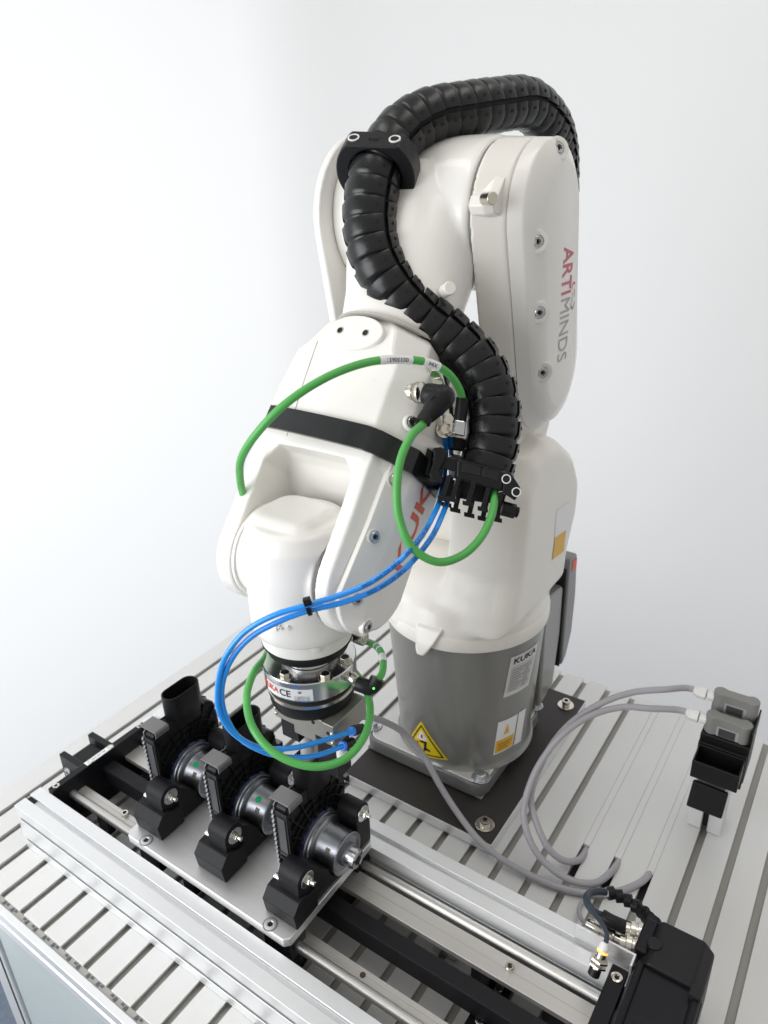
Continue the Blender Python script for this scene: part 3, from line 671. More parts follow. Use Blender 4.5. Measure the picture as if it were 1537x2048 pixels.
# forearm casting
bm = bmesh.new()
def sect(u, w_, top, bot, cl=.015, cr=.024, cb=.02, n0=None): return [F(u, t, n) for t, n in ((-w_,bot+cb),(-w_,top-cl),(-w_+cl,top),(0,top+.0015),(w_-cr,top),(w_,top-cr),(w_,bot+cb),(w_-cb,bot),(0,bot-.002),(-w_+cb,bot))]
loft(bm, [sect(.250,.058,.058,-.040,.030,.030,.03), sect(.240,.068,.063,-.045,.024,.028,.025), sect(.214,.074,.066,-.048,.018,.026,.025), sect(.204,.0835,.066,-.049,.018), sect(.170,.0845,.066,-.05,.016), sect(.120,.0860,.064,-.05,.014), sect(.099,.0860,.0615,-.05,.014)])
loft(bm, [[F(u, t, n) for t, n in ((-.060,-.046),(-.060,n1),(.052,n1),(.052,-.046))] for u, n1 in ((.104,.055),(.094,.030),(.080,.012),(.066,-.004),(.058,-.02))])
# cut-out for the wrist is made by the two cheeks continuing past the body
def cheek(t0, t1, side):
    prof = [(.13,.0625),(.09,.0605),(.05,.0565)] + [(-.0545*math.sin(R_(a_)), .0545*math.cos(R_(a_))) for a_ in range(10, 171, 10)] + [(.05,-.050),(.13,-.050)]
    outer = t1 if side > 0 else t0; inner = t0 if side > 0 else t1
    secs = [[F(u, inner, n) for u, n in prof], [F(u, inner+(outer-inner)*.62, n) for u, n in prof], [F(u*1.0+.004 if u < .05 else u, outer, n*.86 if n < 0 else n*(.72 if side < 0 else .66)) for u, n in prof]]
    loft(bm, secs)
cheek(.054, .0780, 1); cheek(-.0860, -.056, -1)
# rounded inner corners of the opening
loft(bm, [[F(u, t, .0595) for u, t in ((.110,.030),(.110,.056),(.078,.056),(.088,.050),(.096,.042))], [F(u, t, .0) for u, t in ((.110,.030),(.110,.056),(.078,.056),(.088,.050),(.096,.042))]])
loft(bm, [[F(u, t, .0595) for u, t in ((.110,-.036),(.110,-.058),(.078,-.058),(.088,-.052),(.096,-.046))], [F(u, t, .0) for u, t in ((.110,-.036),(.110,-.058),(.078,-.058),(.088,-.052),(.096,-.046))]])
fa = obj('forearm', bm, M_white, rb, remesh=.0017, smooth=4)
def seamline(pts):
    bm = bmesh.new(); tube(bm, spline(pts, .003), .0006, 6); obj('joint_line', bm, mat('joint_line', (.42,.41,.39), .7), rb)
sp_ = [hit(fa, *q_) for q_ in ((636,682),(622,722),(606,770),(590,822),(574,872))]
seamline([a_-n_*.0001 for a_, n_ in sp_ if a_ is not None])
# right hand outer cover of the forearm, with its joint line
prof = [(.150,.043),(.10,.044),(.05,.0425)] + [(-.0520*math.sin(R_(a_)), .0520*math.cos(R_(a_))) for a_ in range(30, 171, 10)] + [(.05,-.047),(.13,-.047),(.165,-.02)]
bm = bmesh.new(); loft(bm, [[F(u, .0765, n) for u, n in prof], [F(u, .0815, n) for u, n in prof], [F(.05+(u-.05)*.93, .0925, n*.90 if n < 0 else n*.45) for u, n in prof], [F(.05+(u-.05)*.91, .0940, n*.86 if n < 0 else n*.36) for u, n in prof]])
fc = obj('forearm_cover', bm, M_white, rb, bevel=.0012, seg=2, ang=24)
bm = bmesh.new(); loft(bm, [[F(u*.99, .0745, n*.975) for u, n in prof], [F(u*.99, .0772, n*.975) for u, n in prof]]); obj('joint_line', bm, mat('joint_line', (.42,.41,.39), .7), rb)
for px_, py_, off in ((825, 845, .088), (788, 960, .0875), (749, 1074, .0875), (714, 1199, .0875), (735, 1253, .0890)):
    p, d_ = hit(fc, px_, py_)
    if p is None: p, d_ = atX(px_, py_, AX+off), Vector((.8,-.4,.44)).normalized()
    bm = bmesh.new(); lathe(bm, [(.0085,-.004),(.0082,.0004),(.0066,.0009),(.006,-.0015)], p, d_, 24); obj('screw_seat', bm, M_white, fc)
    hexsock(fc, p-d_*.0005, d_, .0052, .0030, M_zinc)
def kuka_map(x, y, z): return F(.080+x*1.0, .0944, -.014+y*.62)
text('print', 'KUKA', .0460, kuka_map, M_orange, fc, bold=.0012)
# oval blanking plate
bm = bmesh.new(); n = 40
def oval(s, n_): return [F(.2275+.0195*s*math.sin(2*math.pi*k/n), -.0015+.0350*s*math.cos(2*math.pi*k/n), n_) for k in range(n)]
loft(bm, [oval(1.03,.058), oval(1.0,.0690), oval(.96,.0705)]); ov = obj('oval_plate', bm, M_white, rb, bevel=.001)
for px_, py_ in ((675, 657), (726, 662)):
    dt = (px_-703)*.00052
    p = F(.2275, -.0015+dt*1.20, .0706); bm = bmesh.new(); lathe(bm, [(.0036,0),(.0036,.0003)], p, FN, 16); obj('hole', bm, M_deep, ov)
    bm = bmesh.new(); lathe(bm, [(.0040,0),(.0040,.0004),(.0031,.0005),(.0031,0)], p, FN, 20); obj('hole_rim', bm, M_nickel, ov)
# neck ring line
bm = bmesh.new(); loft(bm, [ring(.2485,.003,nc-.004,.0630,.0585), ring(.2510,.003,nc-.004,.0630,.0585)]); obj('neck_joint', bm, mat('joint_soft', (.45,.44,.41), .7), rb)
# wrist
WC = Vector((-.450, .488, 0)); bm = bmesh.new()
lathe(bm, [(.0540,.432),(.0560,.440),(.0565,.50),(.0545,.535),(.0500,.549),(.044,.553),(0,.554)], WC, (0,0,1), 72)
lathe(bm, [(.0480,0),(.0480,.060),(.0500,.075),(.0500,.105)], P(A5[0]+.002, -.056, A5[1]+.002), (1,0,0), 72)
def sq_(a, b, z, N=40, e=.5): return [Vector((WC.x-.003+a*math.copysign(abs(math.cos(2*math.pi*k/N))**e, math.cos(2*math.pi*k/N)), WC.y+b*math.copysign(abs(math.sin(2*math.pi*k/N))**e, math.sin(2*math.pi*k/N)), z)) for k in range(N)]
loft(bm, [sq_(.040,.038,.50), sq_(.040,.038,.548), sq_(.037,.035,.556), sq_(.030,.028,.560)])
obj('wrist', bm, M_white, rb, remesh=.0020, smooth=6)
bm = bmesh.new(); lathe(bm, [(.0505,0),(.0515,.001),(.0515,.004)], P(A5[0]+.001, -.0560, A5[1]+.001), (1,0,0), 72); obj('wrist_disc', bm, M_white, rb)
bm = bmesh.new(); lathe(bm, [(.0520,0),(.0520,.0025)], P(A5[0]+.001, .0508, A5[1]+.001), (1,0,0), 72); obj('wrist_seam', bm, mat('joint_grey2', (.13,.125,.12), .6), rb)
bm = bmesh.new(); lathe(bm, [(.046,.4135),(.0478,.416),(.0485,.4315),(.0520,.436)], WC, (0,0,1), 72); obj('tool_flange', bm, M_white, rb)
bm = bmesh.new(); lathe(bm, [(.0455,.4122),(.0480,.4132),(.0480,.4150)], WC, (0,0,1), 72); obj('flange_gap', bm, M_deep, rb)
vw = Vector((-WC.x, -WC.y, 0)).normalized()
def on_cyl(c, r, ang, z): return Vector((c[0]+r*math.cos(ang), c[1]+r*math.sin(ang), z))
tq, zz_ = cyl_hit(566, 1256, WC, .0575)
text('mark', 'J6 +', .0105, lambda x, y, z: on_cyl(WC, .0571+z, tq+x/.0571, zz_+y), M_ivory, rb, ext=.0008)
bm = bmesh.new(); pz = on_cyl(WC, .0480, cyl_hit(633, 1297, WC, .049)[0], .4275); lathe(bm, [(.0042,-.003),(.0040,.002),(0,.003)], pz, Vector((pz.x-WC.x, pz.y-WC.y, 0)), 16); obj('index_pin', bm, M_white, rb)
p = atX(722, 1275, AX+.050); bm = bmesh.new(); obox(bm, p, Vector((.007,0,0)), Vector((0,.006,0)), Vector((0,0,.006))); obj('clamp_block', bm, M_nickel, rb, bevel=.0015)
# stickers on the grey base
def bs(px_, py_): a_, z_ = cyl_hit(px_, py_, (BXc,BYc), .1125); return (a_, z_)
def bmap(off): return lambda a_, z_: Vector((BXc+(rbase(z_)+off)*math.cos(a_), BYc+(rbase(z_)+off)*math.sin(a_), z_))
NP = [bs(1008,1397), bs(1059,1370), bs(1073,1281), bs(1020,1313)]
bm = bmesh.new(); patch(bm, NP, bmap(.0006)); npl = obj('name_plate', bm, mat('plate_white', (.62,.62,.61), .35, .2), rb)
def sub(c, u0, u1, v0, v1):
    def b_(u, v): return tuple((c[0][k]*(1-u)+c[1][k]*u)*(1-v)+(c[3][k]*(1-u)+c[2][k]*u)*v for k in (0,1))
    return [b_(u0,v0), b_(u1,v0), b_(u1,v1), b_(u0,v1)]
bm = bmesh.new(); patch(bm, sub(NP,.08,.92,.10,.74), bmap(.0009)); obj('data_field', bm, M_lgrey, npl)
for k in range(9):
    bm = bmesh.new(); v0 = .14+.063*k; patch(bm, sub(NP,.12,.40+.08*((k*7)%3),v0,v0+.022), bmap(.0012), 4); patch(bm, sub(NP,.56,.74+.05*((k*5)%3),v0,v0+.022), bmap(.0012), 4); obj('data_row', bm, M_greyink, npl)
def np_text(x, y, z):
    u, v = .5+x, .865+y
    a_ = [(NP[0][k]*(1-u)+NP[1][k]*u)*(1-v)+(NP[3][k]*(1-u)+NP[2][k]*u)*v for k in (0,1)]; return bmap(.0012)(*a_)
text('print', 'KUKA', .30, lambda x, y, z: np_text(x, y*.62, z), M_ink, npl, bold=.006)
# warning triangle
TR = [bs(802,1494), bs(894,1529), bs(838,1446)]
bm = bmesh.new(); patch(bm, TR, bmap(.0006)); tri = obj('warning_triangle', bm, M_yellow, rb)
def tri_in(s): 
    c = [sum(q_[k] for q_ in TR)/3 for k in (0,1)]; return [tuple(c[k]+(q_[k]-c[k])*s for k in (0,1)) for q_ in TR]
o_, i_ = tri_in(.86), tri_in(.76)
bm = bmesh.new()
for k in range(3): patch(bm, [o_[k], o_[(k+1)%3], i_[(k+1)%3], i_[k]], bmap(.0009), 6)
obj('triangle_border', bm, M_ink, tri)
tcn = [sum(q_[k] for q_ in TR)/3 for k in (0,1)]
def tl(u, v): # u along base, v towards apex
    e1 = [TR[1][k]-TR[0][k] for k in (0,1)]; e2 = [TR[2][k]-(TR[0][k]+TR[1][k])/2 for k in (0,1)]
    return tuple((TR[0][k]+TR[1][k])/2+e1[k]*u+e2[k]*v for k in (0,1))
bm = bmesh.new(); patch(bm, [tl(-.13,.46), tl(.13,.46), tl(.0,.74)], bmap(.0012), 5); obj('small_triangle', bm, M_label, tri)
bm = bmesh.new(); patch(bm, [tl(-.02,.52), tl(.02,.52), tl(.02,.62), tl(-.02,.62)], bmap(.0015), 3); obj('exclamation', bm, M_red, tri)
bm = bmesh.new()
for a_ in ([(.02,.16),(.07,.16),(.10,.44),(.05,.44)], [(-.05,.38),(.08,.38),(.08,.44),(-.05,.44)], [(.07,.2),(.16,.16),(.16,.22),(.07,.27)]): patch(bm, [tl(*q_) for q_ in a_], bmap(.0012), 4)
obj('pictogram', bm, M_ink, tri)
bm = bmesh.new()
for a_ in ([(-.16,.16),(-.11,.16),(-.09,.40),(-.13,.38)], [(-.20,.30),(-.06,.24),(-.06,.28),(-.2,.34)]): patch(bm, [tl(*q_) for q_ in a_], bmap(.0012), 4)
obj('pictogram', bm, M_red, tri)
SQ = [bs(992,1519), bs(1034,1497), bs(1041,1430), bs(1000,1449)]
bm = bmesh.new(); patch(bm, SQ, bmap(.0006)); sq = obj('warning_label', bm, M_label, rb)
bm = bmesh.new(); patch(bm, sub(SQ,.05,.95,.04,.42), bmap(.0009)); obj('amber_field', bm, M_amber, sq)
bm = bmesh.new(); patch(bm, [sub(SQ,.36,.64,.55,.85)[0], sub(SQ,.36,.64,.55,.85)[1], tuple((sub(SQ,.36,.64,.55,.85)[2][k]+sub(SQ,.36,.64,.55,.85)[3][k])/2 for k in (0,1))], bmap(.0009), 5); obj('small_triangle', bm, M_amber, sq)
for v0 in (.12, .20, .28):
    bm = bmesh.new(); patch(bm, sub(SQ,.15,.55+v0,v0,v0+.025), bmap(.0012), 4); obj('text_line', bm, mat('brown_ink', (.25,.08,.01), .5), sq)
S2 = [bs(1037,1497), bs(1052,1487), bs(1058,1418), bs(1043,1428)]
bm = bmesh.new(); patch(bm, S2, bmap(.0006)); obj('white_label', bm, M_label, rb)
# warning label on the shoulder side
rc = [o for o in rb.children if o.name.startswith('rotating_column')][0]
def side_patch(name, q, m, off):
    h_ = [hit(rc, *c_) for c_ in q]
    if any(a_ is None for a_, _ in h_): return
    bm = bmesh.new(); n_ = Vector((1,0,0)); xm = max(a_.x for a_, _ in h_)
    patch(bm, [(a_.y, a_.z) for a_, _ in h_], lambda u, v: Vector((xm+off, u, v)), 2); obj(name, bm, m, rb)
side_patch('warning_label', [(1113,1022),(1142,1000),(1136,1085),(1107,1105)], M_label, .0004)
side_patch('amber_field', [(1110,1075),(1132,1060),(1127,1102),(1104,1120)], M_amber, .0008)

# ------------------------------------------------------------------ force sensor
fs = empty('force_sensor', (WC.x, WC.y, .335), 'round polished force sensor with white label under the robot wrist', 'sensor')
bm = bmesh.new(); lathe(bm, [(.0425,.4030),(.0435,.4038),(.0440,.4118),(.0440,.4128)], WC, (0,0,1), 72); obj('adapter_disc', bm, M_black, fs)
bm = bmesh.new(); lathe(bm, [(.0270,.3890),(.0270,.3960),(.0300,.3960),(.0300,.4000)], WC, (0,0,1), 64); obj('hub', bm, M_steel, fs)
bm = bmesh.new(); lathe(bm, [(.0492,.3650),(.0500,.3655),(.0500,.3830),(.0504,.3835),(.0504,.3872),(.0495,.3882)], WC, (0,0,1), 96); sb = obj('sensor_body', bm, M_steel, fs)
bm = bmesh.new(); lathe(bm, [(.0462,.3560),(.0462,.3650)], WC, (0,0,1), 96); obj('groove', bm, M_deep, fs)
bm = bmesh.new(); lathe(bm, [(.0465,.3530),(.0478,.3535),(.0478,.3572),(.0465,.3578)], WC, (0,0,1), 96); obj('lower_ring', bm, M_nickel, fs)
bm = bmesh.new(); lathe(bm, [(.0400,.3360),(.0445,.3370),(.0462,.3420),(.0462,.3530)], WC, (0,0,1), 96); obj('lower_body', bm, M_black, fs)
for px_, py_ in ((571, 1348), (652, 1351), (715, 1322)):
    p = atZ(px_, py_+6, .3882)
    if (p-Vector((WC.x,WC.y,.3895))).length > .047: p = Vector((WC.x,WC.y,.3895))+(p-Vector((WC.x,WC.y,.3895))).normalized()*.042
    hexbolt(fs, p, (0,0,1), .0056, .0060, M_nickel)
la = [cyl_hit(px_, 1385, WC, .0503)[0] for px_ in (538, 626)]
bm = bmesh.new(); patch(bm, [(la[0],.3672),(la[1],.3672),(la[1],.3815),(la[0],.3815)], lambda a_, z_: on_cyl(WC,.0504,a_,z_), 14); lab = obj('label', bm, M_label, fs)
def labt(u, s=1.): return lambda x, y, z: on_cyl(WC, .0507, la[0]+(la[1]-la[0])*u+x/.0505, .3742+y)
text('print', 'KUKA', .0092, labt(.12), M_orange, lab, bold=.0003)
text('print', 'CE', .0112, labt(.48), M_ink, lab, bold=.0002)
for k, s_ in enumerate(('N: 3K08721 5.3', 'P: 0000-271-700', 'WO50727-1-09')): text('print', s_, .0024, lambda x, y, z, k=k: on_cyl(WC, .0507, la[0]+(la[1]-la[0])*.80+x/.0505, .3722-.0021*k+y), M_ink, lab)
bm = bmesh.new(); patch(bm, [(la[0]+(la[1]-la[0])*.74,.3765),(la[0]+(la[1]-la[0])*.80,.3765),(la[0]+(la[1]-la[0])*.80,.3795),(la[0]+(la[1]-la[0])*.74,.3795)], lambda a_, z_: on_cyl(WC,.0507,a_,z_), 2); obj('code', bm, M_greyink, lab)
# sockets on the sensor
c_ang = cyl_hit(700, 1368, WC, .050)[0]; cdir = Vector((math.cos(c_ang), math.sin(c_ang), 0)); 
cA = on_cyl(WC, .049, c_ang, .3790)
bm = bmesh.new(); lathe(bm, [(.0052,0),(.0052,.004),(.0062,.0045),(.0062,.0125),(.0056,.013)], cA, Vector((.93,-.2,-.12)), 20); obj('socket_nut', bm, M_nickel, fs, ang=50)

# ------------------------------------------------------------------ plug, gripper
CA2 = cA+Vector((.93,-.2,-.12)).normalized()*.013
ep = empty('elbow_plug', CA2, 'black angled plug with green light on the force sensor', 'plug')
pe = [atD(x, y, D) for x, y, D in ((716,1367,.745),(730,1372,.742),(740,1376,.742),(750,1368,.742),(756,1357,.742))]
bm = bmesh.new(); tube(bm, spline(pe, .002), .0078, 18); obj('body', bm, M_black, ep)
bm = bmesh.new(); c = atD(748, 1377, .7325); lathe(bm, [(0,.0),(.0011,.0),(.0009,.0006),(0,.001)], c, CP-c, 12); obj('led', bm, M_led, ep)
gr = empty('pneumatic_gripper', (WC.x, WC.y, .25), 'grey pneumatic gripper holding a rod above the nearest motor', 'gripper')
ga = atZ(667, 1456, .3358); v1 = Vector((-.085,0,0)); v2 = Vector((0,.058,0))
bm = bmesh.new()
def gpt(u, v, z): q_ = ga+v1*u+v2*v; return Vector((q_.x, q_.y, z))
for (u0, u1, v0, v1_, z0, z1) in ((.19, 1, .03, .97, .3125, .3358),):
    loft(bm, [[gpt(u0,v0,z), gpt(u1,v0,z), gpt(u1,v1_,z), gpt(u0,v1_,z)] for z in (z0, z1)])
obj('gripper_body', bm, M_bracket, gr, bevel=.0012)
bm = bmesh.new(); loft(bm, [[gpt(0,0,z), gpt(.185,0,z), gpt(.185,1,z), gpt(0,1,z)] for z in (.3095, .3366)]); obj('side_block', bm, M_bracket, gr, bevel=.0012)
bm = bmesh.new(); loft(bm, [[gpt(.34,.06,z), gpt(.70,.06,z), gpt(.70,.4,z), gpt(.34,.4,z)] for z in (.3000, .3127)]); obj('jaw_guide', bm, M_bracket, gr, bevel=.001)
bm = bmesh.new(); loft(bm, [[gpt(u,.027,z) for u in (.45,.96)]+[gpt(u,.052,z) for u in (.96,.45)] for z in (.3285,.3300)]); obj('groove', bm, M_deep, gr)
bm = bmesh.new(); loft(bm, [[gpt(.185,.026,z), gpt(.191,.026,z), gpt(.191,.30,z), gpt(.185,.30,z)] for z in (.3127, .3360)]); obj('joint_line', bm, M_deep, gr)
for u_, v_, z_ in ((.34,.028,.3290), (.09,-.002,.3250)):
    d_ = -v2.normalized(); bm = bmesh.new(); lathe(bm, [(.0024,-.0002),(.0024,.0002)], gpt(u_, v_, z_), Vector((d_.x, d_.y, 0)), 14); obj('threaded_hole', bm, M_deep, gr)
for u_, z_ in ((.03,.3145), (.03,.3265), (.97,.3250), (.97,.3180)):
    q_ = gpt(u_, .030 if u_ > .5 else 0, z_); d_ = -v2.normalized(); bm = bmesh.new(); lathe(bm, [(.0022,-.001),(.0020,.0012),(.0008,.0018),(0,.0018)], q_, Vector((d_.x, d_.y, 0)), 14); obj('ball_screw', bm, M_nickel, gr)
bm = bmesh.new(); loft(bm, [[gpt(.66,.10,z), gpt(.95,.10,z), gpt(.95,.7,z), gpt(.66,.7,z)] for z in (.2850, .3127)]); obj('jaw', bm, M_black, gr, bevel=.001)
bm = bmesh.new(); loft(bm, [[gpt(.10,.22,z), gpt(.42,.22,z), gpt(.42,.62,z), gpt(.10,.62,z)] for z in (.2500, .3097)]); obj('jaw', bm, M_black, gr, bevel=.001)
rt = atX(620, 1490, -.4620); 
bm = bmesh.new(); q_ = atX(622, 1530, -.4640); lathe(bm, [(.0105,.205),(.0105,.268),(.0095,.270),(.0095,.300)], Vector((-.4640, q_.y, 0)), (0,0,1), 32); obj('rod', bm, mat('rod_grey', (.48,.48,.49), .35, .6, vary=.04), gr)
for (x, y, x2, y2, D) in ((706,1462,726,1456,.775), (688,1491,706,1483,.770)):
    a_ = atD(x, y, D); b_ = atD(x2, y2, D+.012); d_ = (b_-a_).normalized()
    bm = bmesh.new(); cyl(bm, a_-d_*.0035, a_+d_*.001, .0052); obj('fitting_collar', bm, M_bluefit, gr, bevel=.0008)
    bm = bmesh.new(); cyl(bm, a_, b_, .0058, .0050); obj('fitting_body', bm, M_black, gr, bevel=.0008)
bm = bmesh.new(); c = atD(684, 1502, .785); lathe(bm, [(.0058,-.008),(.0062,.004),(.004,.006)], c, (0,0,1), 20); obj('silencer', bm, M_whitepl, gr)

# ------------------------------------------------------------------ belt around the forearm
bl = empty('strap', F(.11, 0, -.055), 'glossy black strap wrapped round the forearm', 'strap')
def loopsec(u, k_): return [(-.0845,-.030),(-.0855,.0), (-.0855,.040),(-.080,.052),(-.068,.0655),(-.058,.0670),(-.03,.0685),(0,.0690),(.03,.0685),(.058,.0670),(.070,.0610),(.082,.048),(.0880,.038),(.0962,.030),(.0965,.0),(.0960,-.030),(.085,-.050),(.065,-.054),(-.065,-.054),(-.080,-.046)]
bm = bmesh.new(); tl_ = loopsec(0,0); U0, U1 = .110, .134
sk = lambda t: -.0 - t*.03
o1 = [[F(U1+sk(t), t*k_, n*k_) for t, n in tl_] for k_ in (1.0,)]
loft(bm, [[F(U0+sk(t), t*1.012, n*1.03) for t, n in tl_], [F(U1+sk(t), t*1.012, n*1.03) for t, n in tl_], [F(U1+sk(t), t*.985, n*.97) for t, n in tl_], [F(U0+sk(t), t*.985, n*.97) for t, n in tl_], [F(U0+sk(t), t*1.012, n*1.03) for t, n in tl_]], cap=False)
bmesh.ops.remove_doubles(bm, verts=bm.verts, dist=1e-6); obj('belt', bm, M_belt, bl)
bm = bmesh.new(); c = atD(834, 905, .725)
loft(bm, [[atD(x, y, D) for x, y in ((815,872),(850,884),(843,938),(808,922))] for D in (.722, .737)]); obj('hook_pad', bm, M_hook, bl, bevel=.001)

# ------------------------------------------------------------------ cable chain
CH = [(1112,480,1.02),(1116,400,1.01),(1116,335,.985),(1110,285,.945),(1092,242,.90),(1052,208,.86),(985,212,.825),(920,222,.80),(858,234,.785),(806,264,.775),(774,306,.768),(752,350,.762),(742,400,.760),(740,452,.760),(752,510,.760),(785,570,.762),(838,628,.765),(898,674,.768),(950,726,.768),(983,792,.765),(988,858,.762),(980,910,.760),(970,948,.758)]
path = spline([atD(*c_) for c_ in CH], .002); S = arclen(path)
chn = empty('cable_chain', path[-1], 'black segmented cable chain arching over the elbow from behind', 'cable chain')
RC = .0280; PITCH = .0192
def link_mesh():
    bm = bmesh.new(); Lk = PITCH*1.0
    rows = [(-.42, .86), (-.10, .885), (-.03, .925), (.03, .966), (.22, .992), (.55, 1.010), (.84, 1.020), (.905, 1.008), (.91, .88)]
    for sct in range(3):
        a0, a1 = R_(120*sct+5.5), R_(120*(sct+1)-5.5); n = 12
        def pt(k, h, r, sh_=0): a_ = a0+(a1-a0)*k/n; return Vector((r*RC*math.cos(a_), r*RC*math.sin(a_), (h-.5)*Lk))
        g = []
        for h, r in rows: g.append([bm.verts.new(pt(k, h - (.11 if (k <= 1) and h > .80 else 0), r)) for k in range(n+1)])
        gi = [bm.verts.new(pt(k, -.42, .83)) for k in range(n+1)]
        allr = [gi]+g
        for A, B in zip(allr, allr[1:]):
            for k in range(n): bm.faces.new((A[k], A[k+1], B[k+1], B[k]))
        # end walls of the panel
        for k in (0, n):
            inn = [bm.verts.new(Vector((rw[k].co.x*.9, rw[k].co.y*.9, rw[k].co.z))) for rw in g]
            for i in range(len(g)-1): bm.faces.new((g[i][k], g[i+1][k], inn[i+1], inn[i]))
    me = bpy.data.meshes.new('link'); bm.to_mesh(me); bm.free(); me.materials.append(M_chain); me.shade_smooth(); me.set_sharp_from_angle(angle=R_(38)); return me
def dimple_mesh(a_):
    bm = bmesh.new()
    d_ = Vector((math.cos(R_(a_)), math.sin(R_(a_)), 0)); lathe(bm, [(.0019,0),(.0019,.00035),(.0013,.0004),(.0011,-.0002),(0,-.0002)], d_*RC*1.010, d_, 10)
    me = bpy.data.meshes.new('pin'); bm.to_mesh(me); bm.free(); me.materials.append(M_deep); me.shade_smooth(); return me
lm, dm, dm2 = link_mesh(), dimple_mesh(20), dimple_mesh(-20)
bm = bmesh.new(); tube(bm, path[::3]+[path[-1]], RC*.86, 20); obj('liner', bm, M_deep, chn)
vref = Vector((1., -.35, .10)); N = int(S[-1]/PITCH)
for i in range(N):
    s_ = S[-1]-(i+.5)*PITCH; p, t = sample(path, S, s_); t = -t
    k_ = max(0., min(1., (i-5)/9.)); vv = Vector((1,-.02,.12)).lerp(vref, k_)
    x = (vv-t*vv.dot(t)).normalized(); y = t.cross(x)
    mw = Matrix((x, y, t)).transposed().to_4x4(); mw.translation = p-ORG[chn.name]
    for me, nm in ((lm, 'link'), (dm, 'pin'), (dm2, 'pin')):
        o = bpy.data.objects.new(nm, me); COL.objects.link(o)
        if nm == 'link': o.parent = chn; o.matrix_local = mw; lk = o
        else: o.parent = lk
for (a_, b_, mm, nm) in (((915,214,.7985),(968,212,.7975),M_green,'inner_wire'), ((1000,216,.812),(1042,224,.826),M_green,'inner_wire'), ((832,228,.7605),(852,221,.7615),M_nickel,'wire_end')):
    bm = bmesh.new(); cyl(bm, atD(*a_), atD(*b_), .0022 if mm is M_green else .0013, n=10); obj(nm, bm, mm, chn)
# clamps
def ringprism(bm, p, axis, up, rho, rin, h0, h1, n=72):
    z = Vector(axis).normalized(); x = (Vector(up)-z*Vector(up).dot(z)).normalized(); y = z.cross(x)
    def pt(a_, r, h): return p+x*(r*math.cos(a_))+y*(r*math.sin(a_))+z*h
    A = [2*math.pi*k/n for k in range(n)]
    loft(bm, [[pt(a_, rin, h0) for a_ in A], [pt(a_, rho(a_), h0) for a_ in A], [pt(a_, rho(a_), h1) for a_ in A], [pt(a_, rin, h1) for a_ in A], [pt(a_, rin, h0) for a_ in A]], cap=False)
    bmesh.ops.remove_doubles(bm, verts=bm.verts, dist=1e-6); return x, y, z
def Dshape(d, hw_, R):
    a0 = math.atan2(hw_, d)
    def rho(a_):
        a_ = abs((a_+math.pi) % (2*math.pi)-math.pi)
        return d/math.cos(a_) if a_ < a0 else R
    return rho
def nearest(px_, py_):
    best = None
    for k, q_ in enumerate(path):
        v = RM @ (q_-CP); e = ((_f*v.x/v.z+768.5)-px_)**2+((_f*v.y/v.z+1024)-py_)**2
        if best is None or e < best[0]: best = (e, k)
    return best[1]
k1 = nearest(757, 338); p1_ = path[k1]; t1_ = (path[k1+3]-path[k1-3]).normalized()
k1t = (t1_*.80 + (CP-p1_).normalized()*.42).normalized()
upc = atD(706, 322, .690)-p1_
cl = empty('chain_clamp', p1_, 'black clamp with two ringed screw holes holding the chain near the elbow', 'clamp', 'clamps on the cable chain')
bm = bmesh.new(); x_, y_, z_ = ringprism(bm, p1_, k1t, upc, Dshape(.0320, .0285, .0420), .0278, -.013, .013); obj('clamp_ring', bm, M_black, cl, bevel=.0018)
for px_, py_ in ((686, 300), (767, 296)):
    pass
for s_ in (-1, 1):
    c = p1_+x_*.0322+y_*(.0215*s_)
    bm = bmesh.new(); lathe(bm, [(.0060,-.001),(.0060,.0008),(.0045,.0009),(.0045,-.001)], c, x_, 24); obj('insert_ring', bm, M_label, cl)
    bm = bmesh.new(); lathe(bm, [(0,0),(.0046,0),(.0046,.0003),(0,.0003)], c, x_, 24); obj('insert_hole', bm, M_deep, cl)
text('print', 'igus', .0075, lambda x, y, z: p1_+x_*(.0321+z)+y_*(x)+z_*(-y), M_chain, cl, ext=.0004)
bm = bmesh.new(); b0 = p1_-x_*.034
obox(bm, p1_-x_*.040+z_*.004, x_*.008, y_*.016, z_*.012); obj('clamp_foot', bm, M_black, cl, bevel=.002)
m0 = atD(818, 404, .792); bm = bmesh.new(); lathe(bm, [(.026,-.012),(.026,.008),(.022,.012)], m0, FN+Vector((0,0,.3)), 32); obj('mount_disc', bm, M_black, cl, bevel=.001)
# end clamp
p2 = path[-1]; t2 = (path[-1]-path[-6]).normalized()
c2 = empty('chain_clamp', p2, 'black end clamp with rows of T shaped cable prongs beside the forearm', 'clamp', 'clamps on the cable chain')
fr = [atD(880,903,.722), atD(1012,935,.715), atD(1004,985,.712), atD(876,945,.720)]
bm = bmesh.new()
topq = [(872,896,.745),(985,918,.722),(1036,975,.735),(1000,912,.80),(900,890,.80)]
def blk(q, d0, d1, nm, m=None, bv=.0016, q2=None):
    bm = bmesh.new(); loft(bm, [[atD(x, y, d0) for x, y in q], [atD(x, y, d1) for x, y in (q2 or q)]]); return obj(nm, bm, m or M_black, c2, bevel=bv)
blk([(914,917),(1010,943),(1004,984),(912,957)], .712, .790, 'clamp_ring', bv=.003, q2=[(898,905),(1030,938),(1026,985),(900,955)])
blk([(1010,943),(1021,944),(1042,976),(1031,1002),(1004,984)], .713, .760, 'side_lug', bv=.002)
blk([(882,911),(922,918),(920,944),(880,937)], .716, .770, 'cross_bar', bv=.0014)
for q in ([(926,924),(963,933),(961,953),(924,944)], [(967,934),(999,942),(996,963),(965,954)]): blk(q, .7114, .7130, 'window', M_chain, .0006)
